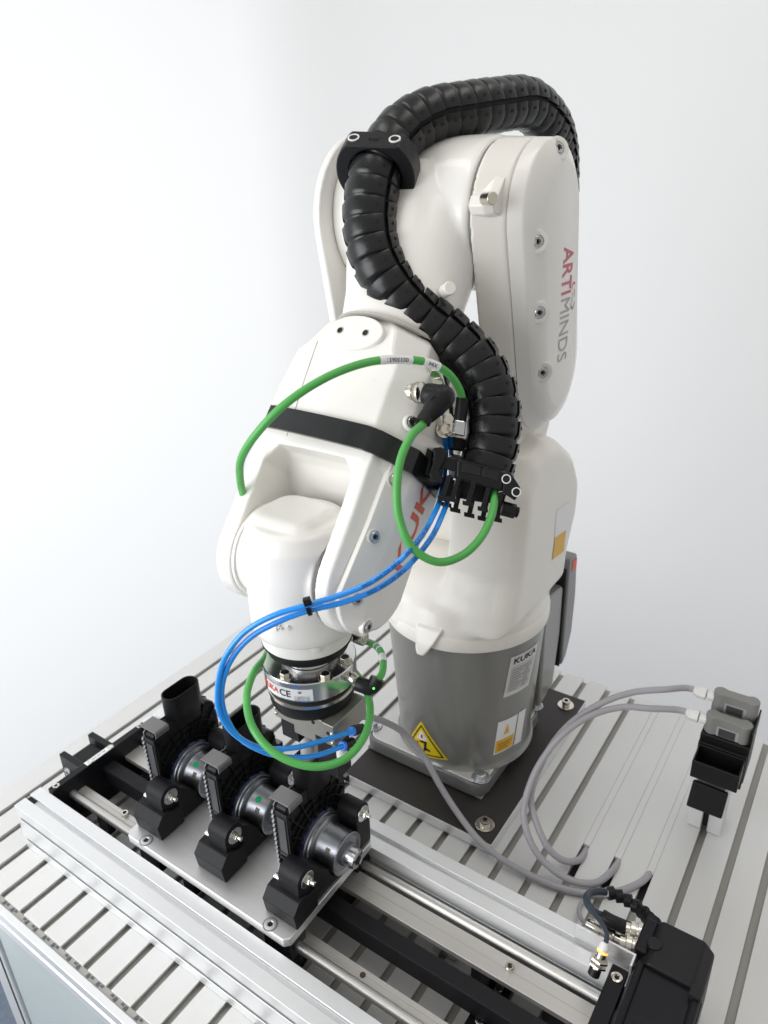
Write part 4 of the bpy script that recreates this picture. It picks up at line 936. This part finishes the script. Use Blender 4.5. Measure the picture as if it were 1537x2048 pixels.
for q in ([(924,922),(1001,941),(1001,942.5),(924,923.5)], [(922,945),(997,964),(997,966),(922,947)]): blk(q, .7112, .7128, 'groove', M_deep, 0)
blk([(866,896),(884,894),(897,905),(892,918),(880,940),(888,962),(884,968),(862,958),(858,948),(868,920)], .712, .735, 'strap_loop', bv=.0018)
blk([(828,872),(868,905),(862,955),(812,935)], .724, .742, 'strap_holder', bv=.002)
bm = bmesh.new(); tube(bm, [atD(962,950,.755), atD(954,1000,.758)], .019, 24); obj('core', bm, M_deep, c2)
for (x, y) in ((1013,958),(1033,984)):
    c = atD(x, y, .7128); sn = ((CP-c).normalized()+Vector((.25,0,0))).normalized()
    bm = bmesh.new(); lathe(bm, [(.0046,-.001),(.0046,.0006),(.0036,.0007),(.0036,-.001)], c, sn, 24); obj('insert_ring', bm, M_label, c2)
    bm = bmesh.new(); lathe(bm, [(0,0),(.0036,0),(.0036,.0002),(0,.0002)], c, sn, 24); obj('insert_hole', bm, M_deep, c2)
dn = Vector((0,0,-1))
rt_ = (atD(1000,990,.72)-atD(890,960,.72)).normalized()
for (xt, yt, x, y, D) in ((900,950,886,996,.712),(919,953,905,998,.712),(950,961,936,1006,.712),(980,970,966,1017,.713),(1004,984,990,1031,.714),(906,960,893,1008,.745),(925,960,911,1019,.748),(953,968,939,1029,.748),(980,978,966,1036,.748),(1008,988,994,1038,.748)):
    bm = bmesh.new(); a_, b_ = atD(xt, yt, D), atD(x, y, D); loft(bm, [[atD(px_+sx_, py_, D+sd_) for sx_, sd_ in ((-5.2,0),(5.2,0),(5.2,.008),(-5.2,.008))] for px_, py_ in ((xt,yt),(x,y))])
    loft(bm, [[atD(x+sx_, y+sx_*.22+sy_, D+sd_) for sx_, sd_ in ((-10.5,-.001),(10.5,-.001),(10.5,.009),(-10.5,.009))] for sy_ in (-3, 6)])
    obj('prong', bm, M_black, c2, bevel=.0006)
bm = bmesh.new(); c = atD(1004,1016,.724); cyl(bm, c, c+rt_*.014, .0075, n=6); cyl(bm, c+rt_*.014, c+rt_*.017, .0055, n=12); obj('locking_knob', bm, M_black, c2, bevel=.001)

# ------------------------------------------------------------------ cables and tubes
def cable(name, pts, r, m, label, cat, group=None, n=16):
    p_ = spline(pts, .003); bm = bmesh.new(); tube(bm, p_, r, n); o = obj(name, bm, m); tag(o, label, cat, group); return o, p_
def tubetext(parent, p_, s, _u, s0, phi, size, m, side, flip=1, r=.0044):
    S_ = arclen(p_)
    def fn(x, y, z):
        q_, t = sample(p_, S_, s0+x*flip); nx = (side-t*side.dot(t)).normalized(); ny = t.cross(nx); a_ = phi-y/r
        return q_+(nx*math.cos(a_)+ny*math.sin(a_))*(r+.00025)
    return text('print', s, size, fn, m, parent)
GA = [atD(*c_) for c_ in ((853,826,.690),(848,846,.684),(826,868,.672),(803,915,.662),(794,980,.660),(800,1040,.663),(826,1096,.668),(876,1124,.676),(926,1110,.688),(963,1074,.698),(984,1030,.706),(990,985,.722),(985,930,.745))]
g1, gp1 = cable('green_cable', GA, .0039, M_green, 'green cable looping down from the black angled plug to the end clamp', 'cable')
GB = [atD(*c_) for c_ in ((926,812,.742),(922,785,.735),(900,750,.722),(862,727,.708),(800,719,.693),(735,725,.680),(655,754,.668),(575,805,.664),(518,862,.675),(484,915,.70),(481,960,.735),(505,1060,.81),(528,1180,.84),(545,1260,.845),(532,1312,.80),(508,1345,.765),(494,1395,.735),(506,1455,.715),(553,1508,.705),(628,1533,.705),(690,1518,.715),(728,1475,.735),(741,1420,.765),(728,1370,.80),(700,1330,.83),(680,1290,.84))]
g2, gp2 = cable('green_cable', GB, .0039, M_green, 'long green cable arching over the forearm with printed tags, then looping below the wrist', 'cable')
GC = [atD(*c_) for c_ in ((752,1364,.742),(763,1350,.748),(767,1325,.765),(760,1300,.785),(740,1285,.805),(715,1280,.82))]
g3, gp3 = cable('green_cable', GC, .0037, M_green, 'short green cable with white bands rising from the sensor plug', 'cable')
S_ = arclen(gp3)
for s0, s1 in ((.030,.041), (.052,.054), (.060,.062)):
    q_ = [sample(gp3, S_, s0+(s1-s0)*k/6)[0] for k in range(7)]; bm = bmesh.new(); tube(bm, q_, .0040, 18); obj('tag_sleeve', bm, M_label, g3)
S_ = arclen(gp2)
def s_at(p_, px_, py_):
    best = None; SS = arclen(p_)
    for k, q_ in enumerate(p_):
        v = RM @ (q_-CP); e = ((_f*v.x/v.z+768.5)-px_)**2+((_f*v.y/v.z+1024)-py_)**2
        if best is None or e < best[0]: best = (e, SS[k])
    return best[1]
def sleeve(o, p_, a, b, r):
    SS = arclen(p_); s0, s1 = s_at(p_, *a), s_at(p_, *b)
    q_ = [sample(p_, SS, s0+(s1-s0)*k/12)[0] for k in range(13)]; bm = bmesh.new(); tube(bm, q_, r, 20); obj('tag_sleeve', bm, M_label, o); return (s0+s1)/2
sm = sleeve(g2, gp2, (762,721), (824,721), .0043)
side = CP-atD(800,719,.693); side.normalize()
tubetext(g2, gp2, '00330631', .0062, sm, 0, .0058, M_ink, side, 1)
sm = sleeve(g2, gp2, (848,724), (875,735), .0043); tubetext(g2, gp2, 'X94', .0062, sm, 0, .0058, M_ink, side, 1)
B1 = [atD(*c_) for c_ in ((884,790,.740),(886,835,.745),(892,885,.768),(890,940,.780),(884,985,.752),(870,1025,.700),(838,1080,.672),(790,1130,.660),(735,1168,.652),(675,1192,.648),(616,1210,.645),(550,1230,.648),(490,1264,.656),(451,1315,.668),(436,1375,.685),(440,1425,.698),(468,1467,.710),(520,1495,.722),(585,1496,.735),(650,1480,.752),(708,1462,.770))]
b1, bp1 = cable('air_tube', B1, .0027, M_blue, 'blue air tube ending at the upper fitting of the gripper', 'tube', 'blue air tubes')
B2 = [atD(*c_) for c_ in ((890,790,.748),(896,835,.752),(902,885,.775),(903,940,.786),(899,985,.758),(886,1028,.706),(860,1080,.680),(808,1140,.668),(750,1180,.660),(685,1205,.655),(618,1221,.652),(556,1244,.655),(500,1276,.662),(461,1323,.673),(444,1382,.690),(452,1432,.703),(482,1478,.716),(535,1506,.728),(590,1515,.740),(645,1508,.755),(690,1490,.768))]
b2, bp2 = cable('air_tube', B2, .0027, M_blue, 'blue air tube ending at the lower fitting of the gripper', 'tube', 'blue air tubes')
for o, p_ in ((b1, bp1), (b2, bp2)):
    for (x, y) in ((765,1148), (840,1080)): 
        s0 = s_at(p_, x, y); sd_ = (CP-atD(x, y, .66)).normalized(); tubetext(o, p_, 'TUBE 4X2.5MM 10260', 0, s0, 0, .0044, mat('navy_ink', (.01,.03,.12), .5), sd_, 1, .0028)
# cable tie
tie = empty('cable_tie', atD(616,1213,.650), 'small black cable tie bundling the two blue tubes', 'cable tie')
pt_, tt_ = sample(bp1, arclen(bp1), s_at(bp1, 617, 1212)); pm = (pt_+atD(618,1221,.652))/2
bm = bmesh.new(); x_, y_, z_ = frame(tt_, (0,0,1)); loft(bm, [[pm+x_*(.0048*math.cos(2*math.pi*k/24))+y_*(.0080*math.sin(2*math.pi*k/24))+z_*h for k in range(24)] for h in (-.0018, .0018)]); obj('band', bm, M_black, tie)
bm = bmesh.new(); c = atD(615,1203,.640); obox(bm, c, z_*.0034, y_*.0036, x_*.0028); obj('head', bm, M_black, tie, bevel=.0008)
bm = bmesh.new(); c = atD(615,1203,.6365); obox(bm, c, z_*.0018, y_*.0018, x_*.0004); obj('latch', bm, M_deep, tie)

# connector hardware on the forearm side
cn = empty('forearm_plug', atD(860,790,.70), 'nickel threaded connector with black angled plug on the forearm side', 'plug')
a_ = atD(806,784,.722); b_ = atD(858,786,.704); d_ = (b_-a_); L0 = d_.length; d_.normalize()
bm = bmesh.new(); lathe(bm, [(.0235,-.018),(.0185,.000),(.0145,.003)], a_-d_*.004, d_, 32); obj('seat', bm, M_white, cn, bevel=.001)
bm = bmesh.new(); lathe(bm, [(.0110,-.002),(.0110,.0045)], a_, d_, 6); lathe(bm, [(.0086,.0045),(.0086,.009),(.0080,.0092),(.0080,.011),(.0090,.0113),(.0090,.0145),(.0078,.015),(.0078,.017)], a_, d_, 32); obj('threaded_socket', bm, M_nickel, cn)
bm = bmesh.new(); n = 48
loft(bm, [[a_+d_*h+frame(d_)[0]*(r_+(.0004 if k%2 else 0))*math.cos(2*math.pi*k/n)+frame(d_)[1]*(r_+(.0004 if k%2 else 0))*math.sin(2*math.pi*k/n) for k in range(n)] for h, r_ in ((.0165,.0092),(.017,.0100),(.0225,.0100),(.0230,.0090))]); obj('knurled_nut', bm, M_nickel, cn, ang=60)
bm = bmesh.new(); q1_, q2_, q3_ = atD(851,787,.699), atD(884,795,.690), atD(853,836,.687)
lathe(bm, [(.0100,0),(.0108,.004),(.0118,(q2_-q1_).length)], q1_, q2_-q1_, 32)
lathe(bm, [(.0125*math.cos(R_(a_)), .0125*math.sin(R_(a_))) for a_ in range(-90, 91, 15)], q2_, (0,0,1), 32)
lathe(bm, [(.0122,0),(.0105,(q3_-q2_).length*.5),(.0078,(q3_-q2_).length*.9),(.0074,(q3_-q2_).length)], q2_, q3_-q2_, 32)
obj('plug_body', bm, M_black, cn, remesh=.0008, smooth=6)
c = atD(872,800,.676); bm = bmesh.new(); vdir = (CP-c).normalized(); lathe(bm, [(.0042,0),(.0042,.0003),(.0035,.0004),(.0035,0)], atD(871,801,.6795), vdir, 24); obj('emblem_ring', bm, M_chain, cn)
bm = bmesh.new(); tube(bm, spline([atD(858,826,.688), atD(850,838,.685), atD(846,845,.684)], .002), .0072, 20); obj('grommet', bm, M_deep, cn)
# second plug, by the chain
cn2 = empty('rear_plug', atD(922,830,.745), 'black plug with square metal end hanging beside the chain', 'plug')
bm = bmesh.new(); tube(bm, spline([atD(926,795,.740), atD(924,815,.742), atD(920,842,.745)], .002), .0066, 18); obj('sleeve', bm, M_black, cn2)
bm = bmesh.new(); loft(bm, [[atD(x,y,D) for x, y in ((910,838),(932,842),(930,874),(905,868))] for D in (.738,.756)]); obj('metal_end', bm, M_zinc, cn2, bevel=.002)
for (x, y, D) in ((866,752,.735),(872,768,.735),(895,840,.748),(905,858,.748),(888,860,.750)):
    p = atD(x, y, D); hexbolt(cn2 if y > 800 else cn, p, (CP-p).normalized()+Vector((.5,0,.3)), .0062, .006, M_nickel)
bm = bmesh.new(); tube(bm, spline([atD(868,735,.748), atD(876,770,.75), atD(885,800,.75), atD(890,850,.752)], .003), .010, 16); obj('connector_strip', bm, M_nickel, cn)
bm = bmesh.new(); loft(bm, [[atD(x,y,D) for x, y in ((880,868),(945,880),(945,905),(884,898))] for D in (.775,.79)]); obj('strap_end', bm, M_black, bl, bevel=.002)

# grey cables
def gc(pts, label, r=.0040): return cable('grey_cable', [atD(*q_) if len(q_) == 3 else atZ(q_[0], q_[1], q_[2]['z']) for q_ in pts], r, M_grey, label, 'cable')
Zc = lambda z: {'z': z}
def gz(pts, label, r=.0045):
    return cable('grey_cable', [q_ if isinstance(q_, Vector) else atZ(*q_) for q_ in pts], r, M_grey, label, 'cable')
_pa = atY(1471,1412,.908); _pb = atY(1456,1458,.880)
gz((_pa+Vector((-.040,0,.004)), _pa+Vector((-.060,0,.0045)), (1330,1379,.20),(1265,1385,.19),(1200,1408,.175),(1140,1448,.150),(1098,1500,.12),(1070,1560,.09),(1062,1600,.065),(1075,1650,.045),(1100,1700,.025),(1130,1722,.012),(1158,1720,.005),(1172,1702,-.004),(1177,1692,-.012)), 'grey cable from the rear sensor down into the left table slot')
gz((_pb+Vector((-.040,0,.004)), _pb+Vector((-.060,0,.0045)), (1300,1417,.178),(1250,1414,.175),(1190,1428,.168),(1130,1465,.155),(1088,1515,.12),(1062,1565,.09),(1048,1625,.06),(1060,1680,.038),(1090,1725,.020),(1140,1760,.010),(1190,1766,.006),(1222,1745,.004),(1238,1724,-.004),(1243,1716,-.012)), 'grey cable from the front sensor down into the middle table slot')
g4, gp4 = gz(((640,1470,.20),(680,1448,.215),(718,1434,.21),(760,1440,.18),(810,1468,.13),(848,1512,.09),(880,1570,.055),(915,1625,.030),(960,1682,.018),(1010,1722,.012),(1070,1755,.008),(1130,1778,.006),(1190,1788,.005),(1240,1782,.004),(1280,1766,.003),(1300,1748,-.004),(1305,1740,-.012)), 'grey cable running from behind the gripper across the base plate into the right table slot')
gz(((1175,1792,.006),(1160,1812,.010),(1162,1835,.030),(1175,1850,.05),(1188,1858,.06)), 'short thin grey cable curling up to the servo connector', .0028)

# ------------------------------------------------------------------ sensor holder on the right
hd = empty('device_stand', (-.082, .87, 0), 'slotted aluminium post with two black trays and a cover plate at the right', 'stand')
bm = bmesh.new(); X0, X1, Y0, Y1 = -.1040, -.0600, .862, .902
prh = [(X0,Y0),(-.0860,Y0),(-.0860,Y0+.010),(-.0780,Y0+.010),(-.0780,Y0),(X1,Y0),(X1,Y1),(X0,Y1)]
prism(bm, [(x, y, .0006) for x, y in prh], (0,0,.094)); obj('post', bm, M_al, hd, bevel=.001)
bm = bmesh.new(); box(bm, (-.0859, Y0+.0095, .0006), (-.0781, Y0+.011, .094)); obj('post_groove', bm, M_deep, hd)
pc = [atY(x, y, .838) for x, y in ((1372,1612),(1443,1640),(1457,1590),(1386,1562))]
bm = bmesh.new(); prism(bm, pc, (0,.006,0)); obj('cover_plate', bm, M_black, hd, bevel=.0022, seg=3)
bm = bmesh.new(); box(bm, (X0+.004, .843, .055), (X1-.004, .862, .094)); obj('bracket', bm, M_al, hd)
def tray(px4, Y, dep, nm):
    pts_ = [atY(x, y, Y) for x, y in px4]; bm = bmesh.new(); tw = .0022
    x0 = sum(p_.x for p_ in (pts_[0], pts_[3]))/2; x1 = sum(p_.x for p_ in (pts_[1], pts_[2]))/2; z0 = (pts_[0].z+pts_[1].z)/2; z1 = (pts_[2].z+pts_[3].z)/2
    box(bm, (x0, Y, z0), (x1, Y+tw, z1)); box(bm, (x0, Y+dep-tw, z0), (x1, Y+dep, z1+.001)); box(bm, (x0, Y+tw, z0), (x0+tw, Y+dep-tw, z1)); box(bm, (x1-tw, Y+tw, z0), (x1, Y+dep-tw, z1)); box(bm, (x0+tw, Y+tw, z0), (x1-tw, Y+dep-tw, z0+tw))
    return obj(nm, bm, M_black, hd, bevel=.0008), (x0, x1, z0, z1)
t1, d1 = tray(((1377,1552),(1470,1585),(1484,1554),(1387,1524)), .822, .036, 'tray')
bm = bmesh.new(); box(bm, (-.1080, .860, .095), (-.0480, .866, .150)); obj('back_plate', bm, M_black, hd, bevel=.001)
bm = bmesh.new(); box(bm, (-.1080, .8665, .100), (-.0470, .925, .160)); obj('upper_tray', bm, M_black, hd, bevel=.0015)
bm = bmesh.new(); box(bm, (-.0488, .8665, .160), (-.0466, .925, .184)); obj('side_lip', bm, M_black, hd, bevel=.0008)
def dev(px, py, Y, zt, label):
    p = atY(px, py, Y); t = empty('grey_sensor', (p.x, p.y, p.z-.02), label, 'sensor head', 'grey sensor heads on the stand')
    w_ = .0285; h_ = .034; dpt = .020
    def prof2(s): 
        o = []
        o += [(-w_, 0), (-w_, h_-.008)] + [(-w_+.008-.008*math.cos(R_(a)), h_-.008+.008*math.sin(R_(a))) for a in (30,60,90)] + [(-w_*.42, h_), (-w_*.32, h_-.0035), (w_*.32, h_-.0035), (w_*.42, h_)] + [(w_-.008+.008*math.sin(R_(a)), h_-.008+.008*math.cos(R_(a))) for a in (0,30,60,90)] + [(w_, 0)]
        return o
    bm = bmesh.new(); z0 = p.z-.017
    # footprint with rounded ends seen from above: extrude the dog-bone outline upwards
    fp = []
    for a in range(90, 271, 20): fp.append((-w_+.010+.010*math.cos(R_(a)), .010*math.sin(R_(a))))
    fp += [(-.013,-.0072),(.013,-.0072)]
    for a in range(-90, 91, 20): fp.append((w_-.010+.010*math.cos(R_(a)), .010*math.sin(R_(a))))
    fp += [(.012,.0072),(-.012,.0072)]
    prism(bm, [(p.x+x, p.y+y, z0) for x, y in fp], (0,0,h_)); obj('shell', bm, M_greybox, t, bevel=.001, ang=40)
    bm = bmesh.new(); box(bm, (p.x-.0125, p.y-.0082, z0+.004), (p.x+.0155, p.y-.0070, z0+.0215)); obj('window_frame', bm, mat('pale_grey', (.34,.36,.37), .4), t, bevel=.0004)
    bm = bmesh.new(); box(bm, (p.x-.0095, p.y-.0086, z0+.0080), (p.x+.0110, p.y-.0078, z0+.0200)); obj('window', bm, mat('dark_window', (.06,.06,.058), .4), t)
    for r_, x0_, x1_ in ((.0070, -w_-.007, -w_+.002), (.0088, -w_-.021, -w_-.0085), (.0066, -w_-.025, -w_-.020)):
        bm = bmesh.new(); cyl(bm, (p.x+x0_, p.y, p.z+.004), (p.x+x1_, p.y, p.z+.004), r_, n=8 if r_ > .007 else 16); obj('cable_gland', bm, M_whitepl, t, bevel=.0008)
    return t
D1 = dev(1456, 1458, .880, 0, 'front grey sensor head with white cable gland on the black stand')
D2 = dev(1471, 1412, .908, 0, 'rear grey sensor head with white cable gland on the black stand')

# ------------------------------------------------------------------ servo motor and its connectors
sv = empty('servo_motor', (-.058, .50, 0), 'black servo motor at the lower right end of the slide', 'servo motor')
SX0, SX1, SYa, SYb, SZ1 = -.0920, -.0225, .400, .6080, .100
pr = [(SX0,.012),(SX1,.012),(SX1,.090),(SX1-.010,.100),(SX0+.010,.100),(SX0,.090)]
bm = bmesh.new(); prism(bm, [(x, SYa, z) for x, z in pr], (0, .150, 0)); obj('body', bm, M_blk_al, sv, bevel=.0010)
pr2 = [(SX0+.004,.016),(SX1-.001,.016),(SX1-.001,.094),(SX1-.012,.106),(SX0+.014,.106),(SX0+.004,.096)]
bm = bmesh.new(); prism(bm, [(x, SYa+.150, z) for x, z in pr2], (0, .058, 0)); obj('rear_cap', bm, M_black, sv, bevel=.003, seg=3)
for xx in (SX1-.006, SX0+.007):
    bm = bmesh.new(); cyl(bm, (xx, SYa+.01, .100), (xx, SYa+.149, .100), .0045, n=16); obj('edge_rib', bm, M_blk_al, sv)
bm = bmesh.new(); box(bm, (SX1-.013, SYa+.140, .098), (SX1-.002, SYa+.153, .1075)); obj('screw_pocket', bm, M_deep, sv)
bm = bmesh.new(); box(bm, (XR+.0185, .380, .002), (SX0+.006, .500, .088)); obj('coupling_housing', bm, M_blk_al, sv, bevel=.002)
q_ = atZ(1273, 2000, .089); hexsock(sv, q_, (0,0,1), .005, .004, M_nickel)
bm = bmesh.new(); box(bm, (SX0-.004, .562, .060), (SX0+.010, .606, .103)); obj('connector_block', bm, M_blk_al, sv, bevel=.003)
bm = bmesh.new(); c = atZ(1310,1888,.106); cyl(bm, c-Vector((0,0,.006)), c+Vector((0,0,.0015)), .0075); obj('cap_screw', bm, M_black, sv, bevel=.001)
def conn(name, pxs, r, m, label):
    t = empty(name, atZ(*pxs[0]), label, 'connector', 'metal round connectors at the servo motor'); return t
def roundcon(a, b, label, r=.0105):
    a_, b_ = atZ(*a), atZ(*b); d_ = (b_-a_); L0 = d_.length; d_.normalize()
    t = empty('round_connector', (a_.x, a_.y, 0.05), label, 'connector', 'metal round connectors at the servo motor')
    bm = bmesh.new(); lathe(bm, [(r*.7,0),(r*.7,L0*.25),(r,L0*.27),(r,L0*.5),(r*.85,L0*.52),(r*.85,L0*.6),(r*.98,L0*.62),(r*.98,L0*.8),(r*.7,L0*.83),(r*.7,L0)], a_, d_, 20); obj('barrel', bm, M_nickel, t, ang=25)
    bm = bmesh.new(); lathe(bm, [(r*1.08,L0*.3),(r*1.08,L0*.46)], a_, d_, 6); obj('hex_nut', bm, M_nickel, t, bevel=.0006)
    return t
roundcon((1300,1872,.090), (1252,1858,.090), 'short nickel connector on the motor behind the black boot')
roundcon((1302,1904,.084), (1240,1884,.084), 'nickel connector nearest the slide on the motor side', .0105)
roundcon((1252,1888,.074), (1176,1848,.070), 'long nickel connector reaching left with grey cable', .0102)
o, _p = cable('connector_boot', [atZ(x,y,z) for x, y, z in ((1258,1858,.088),(1240,1850,.090),(1222,1842,.092),(1205,1832,.092))], .0075, M_black, 'ribbed black rubber boot on the servo cable', 'cable boot')
o, _p = cable('sensor_cable', [atZ(x,y,z) for x, y, z in ((1206,1832,.092),(1186,1822,.10),(1174,1802,.10),(1180,1787,.09),(1200,1783,.08),(1225,1787,.072),(1255,1800,.068),(1280,1818,.068),(1300,1840,.075),(1312,1850,.090))], .0042, M_jeans, 'dark cable looping from the boot back into the servo motor', 'cable')
sp = empty('spiral_wrap', atZ(1250,1800,.07), 'black spiral wrap around the dark cable near the servo', 'spiral wrap')
S_ = arclen(_p); s0 = s_at(_p, 1218, 1784)
nturn = 8
for k in range(nturn):
    s1 = s0+(S_[-1]-s0)*k/nturn; q_, tt = sample(_p, S_, s1+.004); x_, y_, z_ = frame((tt+Vector((.0,.25,.35))).normalized())
    bm = bmesh.new(); loft(bm, [[q_+z_*h+x_*(rr*math.cos(2*math.pi*j/20))+y_*(rr*math.sin(2*math.pi*j/20)) for j in range(20)] for h, rr in ((-.0046,.0062),(-.0042,.0074),(.0042,.0074),(.0046,.0062))]); obj('turn', bm, M_black, sp)
_S = S_
for k in (0, 3, 5):
    s1 = s0+(S_[-1]-s0)*(k-.35)/nturn; q_, tt = sample(_p, S_, s1+.004); bm = bmesh.new(); lathe(bm, [(.0048,-.003),(.0048,.003)], q_, tt, 16); obj('white_tag', bm, M_label, sp)
# proximity switch on its sheet bracket
br = empty('sheet_bracket', atZ(1195,1925,.08), 'thin aluminium sheet bracket standing on the slide end', 'bracket')
a_, b_, c_ = atZ(1133,1889,.104), atZ(1258,1950,.104), None
bm = bmesh.new(); box(bm, (a_.x, .5530, .082), (b_.x, .5555, .104)); obj('sheet', bm, M_plate, br, bevel=.0005)
bm = bmesh.new(); box(bm, (b_.x-.0025, .5400, .0832), (b_.x, .5530, .104)); obj('folded_end', bm, M_plate, br, bevel=.0005)
px1, px2 = atZ(1187,1950,.086), atZ(1212,1886,.118)
ps_ = empty('proximity_switch', px1, 'small metal proximity switch with orange light through the bracket', 'proximity switch')
d_ = (px2-px1); L0 = d_.length; d_.normalize()
bm = bmesh.new(); lathe(bm, [(.0062,0),(.0062,L0*.22)], px1, d_, 20); obj('black_tip', bm, M_black, ps_, bevel=.0006)
bm = bmesh.new(); lathe(bm, [(.0054,L0*.22),(.0054,L0*.72)], px1, d_, 20); obj('threaded_body', bm, M_nickel, ps_)
for h in (.30, .45):
    bm = bmesh.new(); lathe(bm, [(.0098,L0*h),(.0098,L0*h+.0025)], px1, d_, 6); obj('nut', bm, M_nickel, ps_, bevel=.0004)
bm = bmesh.new(); lathe(bm, [(.0058,L0*.72),(.0058,L0*.78)], px1, d_, 20); obj('light_ring', bm, M_oled, ps_)
bm = bmesh.new(); lathe(bm, [(.0056,L0*.78),(.0050,L0*.92),(.0028,L0*1.02)], px1, d_, 20); obj('cable_end', bm, M_whitepl, ps_)
cable('thin_cable', [px2, atZ(1214,1870,.12), atZ(1206,1850,.118), atZ(1192,1832,.11), atZ(1178,1812,.105)], .0026, M_jeans, 'thin dark cable from the proximity switch up to the servo cable', 'cable')
print('OBJECTS', len(bpy.data.objects))
